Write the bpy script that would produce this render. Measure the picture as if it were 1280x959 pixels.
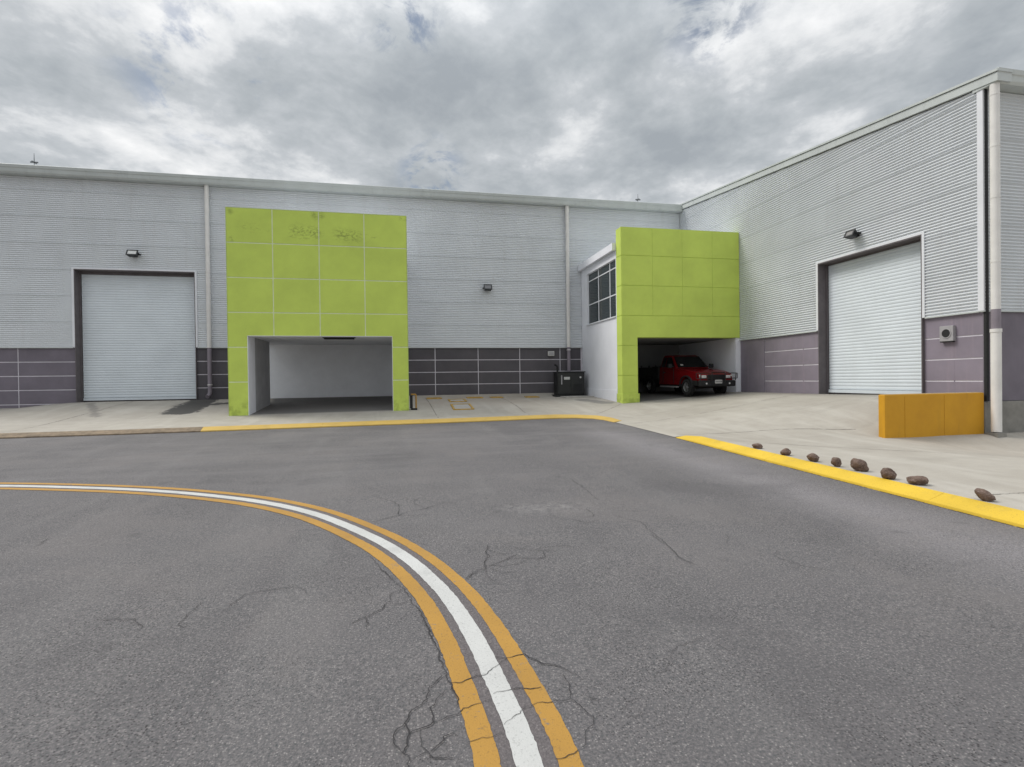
import bpy, bmesh, math, random
import numpy as np
from math import sin, cos, radians, pi, atan2, sqrt
from mathutils import Vector, Matrix
from mathutils.geometry import delaunay_2d_cdt
random.seed(7)
S = bpy.context.scene
for o in list(bpy.data.objects): bpy.data.objects.remove(o)
COL = S.collection

# ------------------------------------------------------------- camera
YAW, PITCH, ROLL, EYE = radians(11.73), radians(-0.45), 0.013, 1.6
fw0 = Vector((sin(YAW), cos(YAW), 0)); r0 = Vector((cos(YAW), -sin(YAW), 0))
fw = fw0*cos(PITCH) + Vector((0, 0, 1))*sin(PITCH); u0 = r0.cross(fw)
rv = r0*cos(ROLL) - u0*sin(ROLL); uv = u0*cos(ROLL) + r0*sin(ROLL)
cam = bpy.data.cameras.new('camera'); co = bpy.data.objects.new('camera', cam); COL.objects.link(co)
cam.sensor_width = 36; cam.lens = 36*650/1280; cam.clip_end = 5000; cam.clip_start = .05
M = Matrix((rv, uv, -fw)).transposed().to_4x4(); M.translation = Vector((0, 0, EYE))
co.matrix_world = M; S.camera = co

# ------------------------------------------------------------- light
SUN = Vector((-.74, .36, 1.0)).normalized()
sl = bpy.data.lights.new('sun', 'SUN'); sl.energy = 2.3; sl.angle = radians(22); sl.color = (1, .96, .9)
so = bpy.data.objects.new('sun', sl); COL.objects.link(so)
so.rotation_euler = SUN.to_track_quat('Z', 'Y').to_euler()
S.view_settings.view_transform = 'Standard'; S.view_settings.look = 'None'
S.view_settings.exposure = 0.0; S.view_settings.gamma = 1
S.view_settings.use_curve_mapping = False

W = bpy.data.worlds.new('World'); S.world = W; W.use_nodes = True
nt = W.node_tree; nt.nodes.clear()

class G:
    """tiny node-graph helper"""
    def __init__(s, nt): s.nt = nt
    def n(s, t, **k):
        nd = s.nt.nodes.new(t)
        for a, b in k.items():
            setattr(nd, a, b)
        return nd
    def put(s, sock, v):
        if v is None: return
        if hasattr(v, 'is_output') or isinstance(v, bpy.types.NodeSocket): s.nt.links.new(v, sock)
        else:
            if isinstance(v, (tuple, list)) and len(v) == 3 and sock.type == 'RGBA': v = (*v, 1)
            sock.default_value = v
    def math(s, op, a, b=None, c=None, clamp=False):
        nd = s.n('ShaderNodeMath', operation=op, use_clamp=clamp)
        s.put(nd.inputs[0], a); s.put(nd.inputs[1], b)
        if c is not None: s.put(nd.inputs[2], c)
        return nd.outputs[0]
    def vmath(s, op, a, b=None, out=0):
        nd = s.n('ShaderNodeVectorMath', operation=op)
        s.put(nd.inputs[0], a)
        if b is not None:
            if op == 'SCALE': s.put(nd.inputs[3], b)
            else: s.put(nd.inputs[1], b)
        return nd.outputs[out]
    def noise(s, vec, scale, det=4, rough=.55, dist=0, lac=2.0):
        nd = s.n('ShaderNodeTexNoise'); s.put(nd.inputs['Vector'], vec)
        nd.inputs['Scale'].default_value = scale; nd.inputs['Detail'].default_value = det
        nd.inputs['Roughness'].default_value = rough; nd.inputs['Distortion'].default_value = dist
        nd.inputs['Lacunarity'].default_value = lac
        return nd.outputs[0]
    def ramp(s, f, pts, interp='LINEAR'):
        nd = s.n('ShaderNodeValToRGB'); s.put(nd.inputs[0], f); cr = nd.color_ramp; cr.interpolation = interp
        while len(cr.elements) < len(pts): cr.elements.new(1)
        for e, (p, c) in zip(cr.elements, pts):
            e.position = p; e.color = (c, c, c, 1) if not isinstance(c, tuple) else (*c, 1)
        return nd.outputs[0]
    def mix(s, f, a, b, mode='MIX'):
        nd = s.n('ShaderNodeMix', data_type='RGBA', blend_type=mode)
        s.put(nd.inputs[0], f); s.put(nd.inputs[6], a); s.put(nd.inputs[7], b)
        return nd.outputs[2]
    def ss(s, x, a, b):
        nd = s.n('ShaderNodeMapRange', interpolation_type='SMOOTHSTEP')
        s.put(nd.inputs[0], x); nd.inputs[1].default_value = a; nd.inputs[2].default_value = b
        return nd.outputs[0]
    def sep(s, v):
        nd = s.n('ShaderNodeSeparateXYZ'); s.put(nd.inputs[0], v); return nd.outputs
    def comb(s, x, y, z):
        nd = s.n('ShaderNodeCombineXYZ')
        for i, v in enumerate((x, y, z)): s.put(nd.inputs[i], v)
        return nd.outputs[0]

g = G(nt)
sky = g.n('ShaderNodeTexSky', sky_type='NISHITA', sun_disc=False)
sky.sun_elevation = math.asin(SUN.z); sky.sun_rotation = atan2(SUN.x, SUN.y)
bg1 = g.n('ShaderNodeBackground'); nt.links.new(sky.outputs[0], bg1.inputs[0]); bg1.inputs[1].default_value = .085
tc = g.n('ShaderNodeTexCoord').outputs['Generated']
x, y, z = g.sep(tc)
zz = g.math('ADD', g.math('MAXIMUM', z, 0.0), .16)
p = g.comb(g.math('DIVIDE', x, zz), g.math('DIVIDE', y, zz), 0.0)
# stretch the deck a little along the wind
mp = g.n('ShaderNodeMapping'); g.put(mp.inputs[0], p); mp.inputs['Rotation'].default_value = (0, 0, radians(-38))
mp.inputs['Scale'].default_value = (1.0, .9, 1); mp.inputs['Location'].default_value = (3.3, 1.7, 0)
p = mp.outputs[0]
big = g.noise(p, .95, 3, .5, .3)
mid = g.noise(p, 2.6, 10, .58, .2)
fin = g.noise(p, 9.0, 8, .60, .15)
shape = g.math('ADD', g.math('MULTIPLY', big, .42), g.math('ADD', g.math('MULTIPLY', mid, .40), g.math('MULTIPLY', fin, .18)))
cloudc = g.ramp(shape, [(.385, (.37, .405, .44)), (.45, (.46, .495, .525)), (.50, (.56, .59, .62)), (.54, (.74, .76, .78)), (.61, (.96, .965, .97))])
hole = g.noise(p, 1.9, 10, .62, .35)
gap = g.ss(hole, .26, .20)
def spot(c, r0_, r1_):
    d = g.vmath('DISTANCE', tc, c, out=1)
    return g.ss(d, r1_, r0_)
wisp = g.math('ADD', g.math('MULTIPLY', g.noise(p, 5.5, 9, .65, .6), 1.0), g.math('MULTIPLY', fin, .4))
for c, ra, rb, th in (((.0536, .9284, .3677), .015, .075, .665), ((.456, .699, .5506), .02, .10, .65), ((-.2856, .84, .4616), .02, .14, .585), ((.0, .82, .57), .02, .10, .59)):
    gap = g.math('MAXIMUM', gap, g.math('MULTIPLY', spot(c, ra, rb), g.ss(wisp, th+.10, th-.06)))
gap = g.math('MULTIPLY', gap, .7)
bg2 = g.n('ShaderNodeBackground'); g.put(bg2.inputs[0], cloudc)
# an overcast sky is brightest overhead
g.put(bg2.inputs[1], g.math('ADD', 1.0, g.math('MULTIPLY', g.ss(z, .45, 1.0), 1.3)))
mx = g.n('ShaderNodeMixShader'); g.put(mx.inputs[0], gap); nt.links.new(bg2.outputs[0], mx.inputs[1]); nt.links.new(bg1.outputs[0], mx.inputs[2])
wo = g.n('ShaderNodeOutputWorld'); nt.links.new(mx.outputs[0], wo.inputs[0])

# ------------------------------------------------------------- materials
MATS = {}
def mat(name, build):
    m = bpy.data.materials.new(name); m.use_nodes = True; nt = m.node_tree; nt.nodes.clear(); g = G(nt)
    b = g.n('ShaderNodeBsdfPrincipled'); o = g.n('ShaderNodeOutputMaterial'); nt.links.new(b.outputs[0], o.inputs[0])
    pos = g.n('ShaderNodeNewGeometry').outputs['Position']
    build(g, b, pos); MATS[name] = m; return m
def bump(g, b, h, strength=.3, dist=.01):
    nd = g.n('ShaderNodeBump'); nd.inputs['Strength'].default_value = strength; nd.inputs['Distance'].default_value = dist
    g.put(nd.inputs['Height'], h); g.put(b.inputs['Normal'], nd.outputs[0])
def simple(name, col, rough=.6, metal=0, var=.12, scale=3, bs=0, bscale=60, streak=0, tint=None, spec=None):
    def f(g, b, pos):
        n = g.noise(pos, scale, 6, .6)
        lo = tuple(c*(1-var) for c in col); hi = tuple(min(1, c*(1+var)) for c in col)
        c = g.mix(g.ramp(n, [(.3, 0.0), (.7, 1.0)]), lo, hi)
        if streak:
            X, Y, Z = g.sep(pos)
            sv = g.comb(g.math('MULTIPLY', X, 5.0), g.math('MULTIPLY', Y, 5.0), g.math('MULTIPLY', Z, .35))
            sn = g.ss(g.noise(sv, 1.0, 5, .6), .52, .72)
            c = g.mix(g.math('MULTIPLY', sn, streak), c, tint or tuple(k*.6 for k in col))
        g.put(b.inputs['Base Color'], c)
        b.inputs['Roughness'].default_value = rough; b.inputs['Metallic'].default_value = metal
        if spec is not None: b.inputs['Specular IOR Level'].default_value = spec
        if bs: bump(g, b, g.noise(pos, bscale, 3, .6), bs, .004)
    return mat(name, f)
cladding = simple('painted_steel_cladding', (.63, .655, .68), .42, 0, .05, .8, streak=.22, tint=(.52, .52, .52))
fascia = simple('fascia_metal', (.50, .53, .52), .45, 0, .06, 1.2, streak=.2)
trim = simple('white_trim_metal', (.72, .73, .76), .4, 0, .05, 2)
shutter = simple('shutter_paint', (.66, .71, .75), .38, 0, .05, 1.0, streak=.18, tint=(.6, .63, .66))
purple = simple('purple_grey_render', (.170, .150, .180), .8, 0, .14, 1.3, bs=.25, streak=.3, tint=(.21, .18, .21))
charcoal = simple('charcoal_render', (.088, .081, .090), .8, 0, .14, 1.3, bs=.25, streak=.3, tint=(.11, .10, .11))  # darker tone of the plinth render, right of the left gate
pale_lilac = simple('pale_lilac_render', (.225, .195, .235), .8, 0, .16, .9, bs=.25, streak=.35, tint=(.31, .25, .29))  # paler tone of the plinth render, on the right building
joint = simple('pale_joint', (.68, .65, .70), .7, 0, .1, 4)
reveal = simple('dark_reveal', (.13, .115, .12), .8, 0, .15, 4)
concrete_block = simple('grey_foundation_concrete', (.23, .22, .20), .85, 0, .25, 2.5, bs=.4, bscale=35, streak=.4)
white_wall = simple('white_render', (.80, .81, .85), .8, 0, .05, 1.1, bs=.15, streak=.2, tint=(.68, .68, .70))
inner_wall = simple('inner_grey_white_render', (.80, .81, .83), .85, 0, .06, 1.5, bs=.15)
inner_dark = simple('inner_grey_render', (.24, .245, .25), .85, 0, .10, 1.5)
greenjoint = simple('pale_green_joint', (.74, .80, .55), .8, 0, .08, 5)
pvc = simple('pipe_white', (.72, .70, .67), .45, 0, .07, 3, streak=.3)
pipe_dark = simple('pipe_purple', (.23, .20, .23), .6, 0, .1, 3)
black = simple('black_paint', (.012, .013, .013), .45, 0, .3, 5)
black_flat = simple('matt_black', (.010, .010, .011), .7, 0, .2, 5)
rubber = simple('tyre_rubber', (.012, .012, .012), .85, 0, .2, 15)
alu = simple('rim_aluminium', (.55, .55, .55), .3, .85, .1, 10)
lampglass = simple('lamp_lens', (.62, .62, .60), .12, 0, .1, 20)
red = simple('red_car_paint', (.16, .004, .006), .2, 0, .06, 3)
amber = simple('amber_lens', (.55, .18, .03), .2, 0, .05, 20)
labelw = simple('pale_label', (.55, .55, .53), .5, 0, .15, 30)
greybox = simple('grey_box_paint', (.34, .33, .34), .55, 0, .08, 8)
galv = simple('galvanised_rod', (.16, .17, .18), .5, .6, .1, 8)
roofm = simple('roof_sheet', (.45, .46, .46), .5, 0, .08, 1)
hatchy = simple('yellow_hatch_paint', (.42, .26, .05), .7, 0, .35, 9, bs=.3)
slabm = simple('pale_slab', (.38, .36, .33), .8, 0, .12, 4)
def fglass(g, b, pos):
    g.put(b.inputs['Base Color'], (.012, .022, .024)); b.inputs['Roughness'].default_value = .04
    b.inputs['Specular IOR Level'].default_value = .6
glass = mat('dark_teal_glass', fglass)
def fwind(g, b, pos):
    g.put(b.inputs['Base Color'], (.01, .012, .013)); b.inputs['Roughness'].default_value = .05
    b.inputs['Specular IOR Level'].default_value = .7
carglass = mat('dark_car_glass', fwind)

def seg_mask(g, X, Y, a, b_, r, soft):
    """soft capsule round the ground segment a-b"""
    ax, ay = a; bx, by = b_; dx, dy = bx-ax, by-ay; L2 = dx*dx+dy*dy+1e-9
    px = g.math('SUBTRACT', X, ax); py = g.math('SUBTRACT', Y, ay)
    t = g.math('DIVIDE', g.math('ADD', g.math('MULTIPLY', px, dx), g.math('MULTIPLY', py, dy)), L2, clamp=True)
    ex = g.math('SUBTRACT', px, g.math('MULTIPLY', t, dx)); ey = g.math('SUBTRACT', py, g.math('MULTIPLY', t, dy))
    d = g.math('SQRT', g.math('ADD', g.math('MULTIPLY', ex, ex), g.math('MULTIPLY', ey, ey)))
    return g.ss(d, r+soft, r-soft)

def green(name, mould, col):
    def f(g, b, pos):
        X, Y, Z = g.sep(pos)
        n = g.noise(pos, .9, 5, .6)
        c = g.mix(g.ramp(n, [(.3, 0.0), (.7, 1.0)]), tuple(k*.90 for k in col), tuple(k*1.07 for k in col))
        f1 = g.noise(pos, 25, 4, .6)
        c = g.mix(g.math('MULTIPLY', g.ss(f1, .5, .75), .12), c, tuple(k*.7 for k in col))
        if mould:
            # mould that broke out in the top row of panels, in a few uneven patches
            m1 = 0.0; sp = g.noise(g.comb(X, 0.0, g.math('MULTIPLY', Z, 1.8)), 7.5, 9, .75, .6)
            for (cx, cz, dx_, r_, st) in ((-5.05, 6.86, .22, .10, .6), (-3.25, 6.80, .32, .14, 1.0), (-3.5, 6.66, .25, .06, .8), (-1.85, 6.74, .30, .13, 1.0), (-1.1, 6.72, .15, .08, .5), (-4.6, 6.78, .3, .08, .35),
                                          (-5.66, 7.40, .01, .035, 1.6), (-5.62, 6.46, .01, .03, 1.4), (-2.95, 7.38, .03, .05, 1.4), (-2.74, 7.40, .01, .04, 1.4), (.05, 7.40, .05, .05, .8)):
                k_ = seg_mask(g, X, Z, (cx-dx_, cz+.02), (cx+dx_, cz-.03), r_, r_+.09)
                m1 = g.math('MAXIMUM', m1, g.math('MULTIPLY', g.math('MULTIPLY', k_, g.ss(sp, .60-.14*st, .70-.12*st)), min(.9, .8*st+.1)))
            c = g.mix(g.math('MULTIPLY', m1, .8), c, (.13, .165, .04))
        # green algae and dirt at the foot
        foot = g.math('MULTIPLY', g.ss(Z, 1.35, .45), g.ss(g.noise(pos, 3.5, 6, .65), .4, .65))
        c = g.mix(g.math('MULTIPLY', foot, .5), c, (.14, .19, .03))
        g.put(b.inputs['Base Color'], c); b.inputs['Roughness'].default_value = .78
        bump(g, b, g.noise(pos, 90, 3, .6), .2, .003)
    return mat(name, f)
GC = (.56, .69, .125)
green1 = green('lime_green_render', True, GC)
green2 = green('lime_green_render_clean', False, GC)

def fyb(g, b, pos):
    n = g.noise(pos, 2.2, 6, .65)
    c = g.mix(g.ramp(n, [(.3, 0.0), (.7, 1.0)]), (.53, .255, .005), (.61, .305, .007))
    X, Y, Z = g.sep(pos)
    st = g.noise(g.comb(g.math('MULTIPLY', X, 6.0), g.math('MULTIPLY', Y, 6.0), g.math('MULTIPLY', Z, .5)), 1, 5, .6)
    c = g.mix(g.math('MULTIPLY', g.ss(st, .55, .75), .3), c, (.33, .17, .015))
    g.put(b.inputs['Base Color'], c); b.inputs['Roughness'].default_value = .65
    bump(g, b, g.noise(pos, 40, 4, .6), .25, .004)
yblock = mat('ochre_yellow_paint', fyb)

def paint(name, col, worn, wear, under=(.15, .145, .145)):
    def f(g, b, pos):
        n = g.noise(pos, 14, 8, .72); n2 = g.noise(pos, 1.4, 3, .5)
        c = g.mix(g.ramp(n2, [(.3, 0.0), (.7, 1.0)]), tuple(k*.88 for k in col), tuple(min(1, k*1.06) for k in col))
        f1 = g.noise(pos, 160, 3, .6)
        c = g.mix(g.math('MULTIPLY', g.ss(f1, .45, .7), .3), c, worn)
        gr = g.noise(pos, 75, 3, .6)
        c = g.mix(g.math('MULTIPLY', g.ss(gr, .56, .70), .5), c, tuple(k*.55 for k in worn))
        fl = g.noise(pos, 3.2, 5, .65)
        c = g.mix(g.math('MULTIPLY', g.ss(fl, .52, .70), .40), c, tuple(k*.6+.03 for k in col))
        w = g.math('ADD', n, g.math('ADD', g.math('MULTIPLY', n2, .18), g.math('MULTIPLY', g.math('SUBTRACT', gr, .5), .5)))
        c = g.mix(g.math('MULTIPLY', g.ss(w, wear, wear+.12), .8), c, under)
        g.put(b.inputs['Base Color'], c); b.inputs['Roughness'].default_value = .75
        bump(g, b, g.noise(pos, 120, 4, .65), .5, .005)
    return mat(name, f)
lw = paint('white_line_paint', (.52, .52, .505), (.40, .40, .39), .76)
ly = paint('yellow_line_paint', (.40, .215, .036), (.29, .165, .04), .70)
ky = paint('yellow_kerb_paint', (.66, .44, .030), (.58, .37, .03), .80, (.30, .24, .14))
kyw = paint('worn_yellow_kerb_paint', (.56, .37, .085), (.46, .32, .09), .70, (.34, .28, .18))
kb = simple('bare_brown_kerb', (.20, .15, .10), .85, 0, .35, 6, bs=.4)

def fasph(g, b, pos, tint=None):
    X, Y, Z = g.sep(pos)
    big = g.noise(pos, .22, 4, .55, .3); mid = g.noise(pos, 1.6, 6, .6); f1 = g.noise(pos, 62, 5, .72); f2 = g.noise(pos, 150, 3, .6)
    c = g.mix(g.ramp(big, [(.32, 0.0), (.68, 1.0)]), (.114, .108, .111), (.156, .149, .151))
    c = g.mix(g.ramp(mid, [(.3, .35), (.7, 0.0)]), c, (.10, .098, .102))
    # polished wheel tracks that follow the bend towards the right-hand kerb
    tr = g.noise(g.comb(g.math('MULTIPLY', X, .95), g.math('MULTIPLY', Y, .09), 0.0), 1.1, 4, .55, .4)
    c = g.mix(g.math('MULTIPLY', g.ss(tr, .5, .68), .40), c, (.185, .180, .179))
    lane = seg_mask(g, X, Y, (5.35, -6.0), (5.1, 12.5), .55, .75)
    c = g.mix(g.math('MULTIPLY', g.math('MULTIPLY', lane, g.ss(mid, .15, .45)), .7), c, (.25, .238, .247))
    # aggregate: pale stones, dark pits
    v = g.n('ShaderNodeTexVoronoi'); g.put(v.inputs['Vector'], pos); v.inputs['Scale'].default_value = 95; v.inputs['Randomness'].default_value = 1
    cell = g.sep(v.outputs['Color'])[0]
    dist = v.outputs['Distance']
    stone = g.math('MULTIPLY', g.ss(cell, .80, .93), g.ss(dist, .55, .25))
    pit = g.math('MULTIPLY', g.ss(cell, .32, .16), g.ss(dist, .6, .25))
    patch = g.ss(g.noise(pos, .9, 3, .6), .38, .62)
    c = g.mix(g.ramp(f1, [(.30, .75), (.50, 0.0)]), c, (.040, .053, .056))
    c = g.mix(g.ramp(f1, [(.52, 0.0), (.70, .65)]), c, (.30, .288, .28))
    c = g.mix(g.math('MULTIPLY', stone, .55), c, (.40, .38, .365))
    c = g.mix(g.math('MULTIPLY', pit, g.math('ADD', g.math('MULTIPLY', patch, .75), .2)), c, (.022, .020, .021))
    c = g.mix(g.ramp(f2, [(.35, .35), (.5, 0.0)]), c, (.08, .078, .08))
    # pale scuffed spot in the middle of the road
    sc = g.math('MULTIPLY', seg_mask(g, X, Y, (1.35, 6.05), (2.0, 6.0), .12, .35), g.ss(g.noise(pos, 9, 5, .7), .4, .65))
    c = g.mix(g.math('MULTIPLY', sc, .5), c, (.36, .35, .34))
    # oil spots
    ol = g.ss(g.noise(pos, 2.4, 2, .4), .70, .78)
    c = g.mix(g.math('MULTIPLY', ol, .35), c, (.07, .068, .07))
    # worn, stone-rich areas with a browner cast, and darker binder-rich ones
    wa = g.noise(pos, .55, 5, .6, .6)
    c = g.mix(g.math('MULTIPLY', g.ss(wa, .50, .64), .20), c, (.20, .185, .178))
    c = g.mix(g.math('MULTIPLY', g.ss(wa, .46, .34), .28), c, (.075, .073, .077))
    # a darker bitumen tail along the far curve of the road
    arc = g.noise(g.comb(g.math('MULTIPLY', X, .16), g.math('MULTIPLY', Y, 1.3), 0.0), 1.5, 6, .6, .5)
    far = g.ss(Y, 6.0, 10.0)
    c = g.mix(g.math('MULTIPLY', g.math('MULTIPLY', g.ss(arc, .50, .68), far), .25), c, (.20, .193, .196))
    c = g.mix(g.math('MULTIPLY', g.math('MULTIPLY', g.ss(arc, .46, .32), far), .22), c, (.085, .083, .087))
    c = g.mix(.6, c, (1.03, .995, 1.0), 'MULTIPLY')
    if tint: c = g.mix(.45, c, tint)
    g.put(b.inputs['Base Color'], c); b.inputs['Roughness'].default_value = .82
    b.inputs['Specular IOR Level'].default_value = .35
    h = g.math('ADD', g.math('MULTIPLY', f1, 1.0), g.math('ADD', g.math('MULTIPLY', dist, -.5), g.math('MULTIPLY', f2, .4)))
    bump(g, b, h, .75, .010)
asphalt = mat('weathered_asphalt', fasph)
asphalt_grime = mat('grimy_asphalt_between_lines', lambda g, b, pos: fasph(g, b, pos, (.135, .112, .112)))

def fconc(g, b, pos):
    X, Y, Z = g.sep(pos)
    big = g.noise(pos, .35, 5, .6, .3); mid = g.noise(pos, 2.2, 6, .65); f1 = g.noise(pos, 60, 4, .65)
    c = g.mix(g.ramp(big, [(.3, 0.0), (.7, 1.0)]), (.335, .305, .262), (.43, .40, .352))
    c = g.mix(g.ramp(mid, [(.35, .4), (.6, 0.0)]), c, (.30, .272, .232))
    # broad brush and wheel streaks running out of the gates
    st = g.noise(g.comb(g.math('MULTIPLY', X, 1.3), g.math('MULTIPLY', Y, .25), 0.0), 1.4, 5, .6, .5)
    c = g.mix(g.math('MULTIPLY', g.ss(st, .48, .68), .28), c, (.52, .495, .445))
    st2 = g.noise(g.comb(g.math('MULTIPLY', X, .25), g.math('MULTIPLY', Y, 1.3), 5.0), 1.6, 5, .6, .5)
    c = g.mix(g.math('MULTIPLY', g.ss(st2, .52, .74), .28), c, (.25, .23, .20))
    c = g.mix(g.ramp(f1, [(.35, .25), (.5, 0.0)]), c, (.22, .21, .19))
    rag = g.noise(g.comb(g.math('MULTIPLY', X, 2.2), g.math('MULTIPLY', Y, .9), 0.0), 2.0, 6, .65, .4)
    # damp stain below the downpipe beside the left gate
    w = g.math('ADD', seg_mask(g, X, Y, (-8.0, 23.7), (-7.7, 20.2), .5, .5), g.math('MULTIPLY', g.math('SUBTRACT', rag, .5), 1.3))
    w2 = g.math('ADD', seg_mask(g, X, Y, (-8.2, 21.6), (-6.3, 22.9), .25, .4), g.math('MULTIPLY', g.math('SUBTRACT', rag, .5), 1.1))
    wet = g.math('MAXIMUM', g.ss(w, .30, .60), g.math('MULTIPLY', g.ss(w2, .30, .6), .9))
    c = g.mix(g.math('MULTIPLY', wet, .93), c, (.045, .043, .041))
    w3 = g.math('ADD', seg_mask(g, X, Y, (-11.6, 22.5), (-9.9, 19.5), .12, .35), g.math('MULTIPLY', g.math('SUBTRACT', rag, .5), 1.2))
    c = g.mix(g.math('MULTIPLY', g.ss(w3, .3, .7), .6), c, (.15, .14, .13))
    # dark stained patch by the generator and the green column
    w4 = g.math('ADD', seg_mask(g, X, Y, (7.4, 21.0), (7.9, 19.6), .35, .45), g.math('MULTIPLY', g.math('SUBTRACT', rag, .5), .9))
    c = g.mix(g.math('MULTIPLY', g.ss(w4, .4, .7), .7), c, (.15, .147, .14))
    # darker grey floor inside the carports
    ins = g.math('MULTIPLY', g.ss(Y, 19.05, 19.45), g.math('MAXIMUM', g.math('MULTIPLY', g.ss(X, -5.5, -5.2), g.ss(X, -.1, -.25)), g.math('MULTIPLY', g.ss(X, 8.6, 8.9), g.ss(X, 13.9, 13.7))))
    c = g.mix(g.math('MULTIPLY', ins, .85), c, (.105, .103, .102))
    # brownish dirt along the yard between the carports
    br = g.math('MULTIPLY', g.math('MULTIPLY', g.ss(X, .1, 1.5), g.ss(X, 7.0, 4.5)), g.ss(Y, 18.6, 21.5))
    c = g.mix(g.math('MULTIPLY', g.math('MULTIPLY', br, g.ss(mid, .3, .6)), .45), c, (.33, .27, .22))
    g.put(b.inputs['Base Color'], c); b.inputs['Roughness'].default_value = .85
    bump(g, b, g.math('ADD', f1, mid), .3, .006)
concrete = mat('pale_weathered_concrete', fconc)
def frock(g, b, pos):
    oc = g.n('ShaderNodeTexCoord').outputs['Object']
    n = g.noise(oc, 9, 8, .7); n2 = g.noise(oc, 45, 4, .65)
    c = g.mix(g.ramp(n, [(.35, 0.0), (.65, 1.0)]), (.075, .045, .034), (.205, .140, .108))
    c = g.mix(g.math('MULTIPLY', g.ss(n2, .5, .7), .5), c, (.32, .25, .205))
    g.put(b.inputs['Base Color'], c); b.inputs['Roughness'].default_value = .85
    bump(g, b, g.math('ADD', n, n2), .6, .02)
rockm = mat('brown_volcanic_stone', frock)
crackm = simple('crack_filling', (.030, .028, .030), .95, 0, .3, 20)
soil = simple('far_soil', (.20, .18, .15), .95, 0, .2, .2)

# ------------------------------------------------------------- mesh helpers
ORI = {}
def tag(o, label=None, cat=None, group=None, kind=None):
    if label: o['label'] = label
    if cat: o['category'] = cat
    if group: o['group'] = group
    if kind: o['kind'] = kind
    return o
def empty(name, loc, label=None, cat=None, group=None):
    o = bpy.data.objects.new(name, None); COL.objects.link(o); o.location = loc; o.empty_display_size = .2
    ORI[o.name] = Vector(loc); return tag(o, label, cat, group)
SEPARATE = {'guide_rail', 'bed_skirt', 'bumper_corner', 'bed_post', 'wiper', 'louvre', 'filled_joint', 'drip_edge'}
class MB:
    def __init__(s): s.v = []; s.f = []
    def add(s, vs, fs):
        n = len(s.v); s.v += [tuple(v) for v in vs]; s.f += [tuple(i+n for i in f) for f in fs]; return s
    def box(s, x0, x1, y0, y1, z0, z1):
        return s.add([(x0,y0,z0),(x1,y0,z0),(x1,y1,z0),(x0,y1,z0),(x0,y0,z1),(x1,y0,z1),(x1,y1,z1),(x0,y1,z1)],
                     [(0,3,2,1),(4,5,6,7),(0,1,5,4),(1,2,6,5),(2,3,7,6),(3,0,4,7)])
    def tube(s, pts, r, n=12, caps=True):
        pts = [Vector(p) for p in pts]; rs = r if isinstance(r, (list, tuple)) else [r]*len(pts)
        vs = []; prev = None
        for i, p in enumerate(pts):
            t = (pts[min(i+1, len(pts)-1)] - pts[max(i-1, 0)]).normalized()
            a = prev if prev is not None else (Vector((1,0,0)) if abs(t.x) < .9 else Vector((0,1,0)))
            a = (a - t*a.dot(t)).normalized(); b = t.cross(a); prev = a
            for k in range(n):
                th = 2*pi*k/n; vs.append(p + (a*cos(th) + b*sin(th))*rs[i])
        fs = []
        for i in range(len(pts)-1):
            for k in range(n):
                k2 = (k+1) % n; fs.append((i*n+k, i*n+k2, (i+1)*n+k2, (i+1)*n+k))
        if caps:
            fs.append(tuple(range(n-1, -1, -1))); fs.append(tuple((len(pts)-1)*n+k for k in range(n)))
        return s.add(vs, fs)
    def prism(s, poly, axis, a, b):
        """extrude a 2-D polygon along an axis (0,1,2)"""
        n = len(poly); vs = []
        for d in (a, b):
            for (u, v) in poly:
                vs.append({0: (d, u, v), 1: (u, d, v), 2: (u, v, d)}[axis])
        fs = [tuple(range(n)), tuple(range(2*n-1, n-1, -1))]
        for i in range(n): fs.append((i, (i+1) % n, n+(i+1) % n, n+i))
        return s.add(vs, fs)
    def build(s, name, m, parent=None, smooth=False, bevel=0, xf=None, org=None):
        if name in SEPARATE:                       # loose pieces become parts of their own
            up = list(range(len(s.v)))
            def root(i):
                while up[i] != i: up[i] = up[up[i]]; i = up[i]
                return i
            for f in s.f:
                for i in f[1:]: up[root(i)] = root(f[0])
            gr = {}
            for f in s.f: gr.setdefault(root(f[0]), []).append(f)
            for fs in gr.values():
                ids = sorted({i for f in fs for i in f}); mp_ = {k: n for n, k in enumerate(ids)}
                q = MB(); q.v = [s.v[i] for i in ids]; q.f = [tuple(mp_[i] for i in f) for f in fs]
                o = q._one(name, m, parent, smooth, bevel, xf, org)
            return o
        return s._one(name, m, parent, smooth, bevel, xf, org)
    def _one(s, name, m, parent=None, smooth=False, bevel=0, xf=None, org=None):
        o0 = ORI[parent.name] if parent is not None and parent.name in ORI else Vector((0,0,0))
        base = Vector(org) if org is not None else o0
        V = [Vector(v) for v in s.v]
        if xf: V = [xf @ v for v in V]
        me = bpy.data.meshes.new(name); me.from_pydata([v-base for v in V], [], s.f); me.materials.append(m)
        bm = bmesh.new(); bm.from_mesh(me); bmesh.ops.recalc_face_normals(bm, faces=bm.faces); bm.to_mesh(me); bm.free()
        if smooth:
            me.polygons.foreach_set('use_smooth', [True]*len(me.polygons))
            me.set_sharp_from_angle(angle=radians(38))
        o = bpy.data.objects.new(name, me); COL.objects.link(o)
        if parent is not None: o.parent = parent
        o.location = base - o0 if parent is not None else base
        ORI[o.name] = base
        if bevel:
            md = o.modifiers.new('bevel', 'BEVEL'); md.width = bevel; md.segments = 2; md.limit_method = 'ANGLE'; md.angle_limit = radians(40)
        me.update(); return o

# ------------------------------------------------------------- levels of the ground
def road_z(Y):
    t = max(0., min(Y, 17.) - 2); return .018*(t*t/(t+1.0)) if t > 0 else 0.
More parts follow.
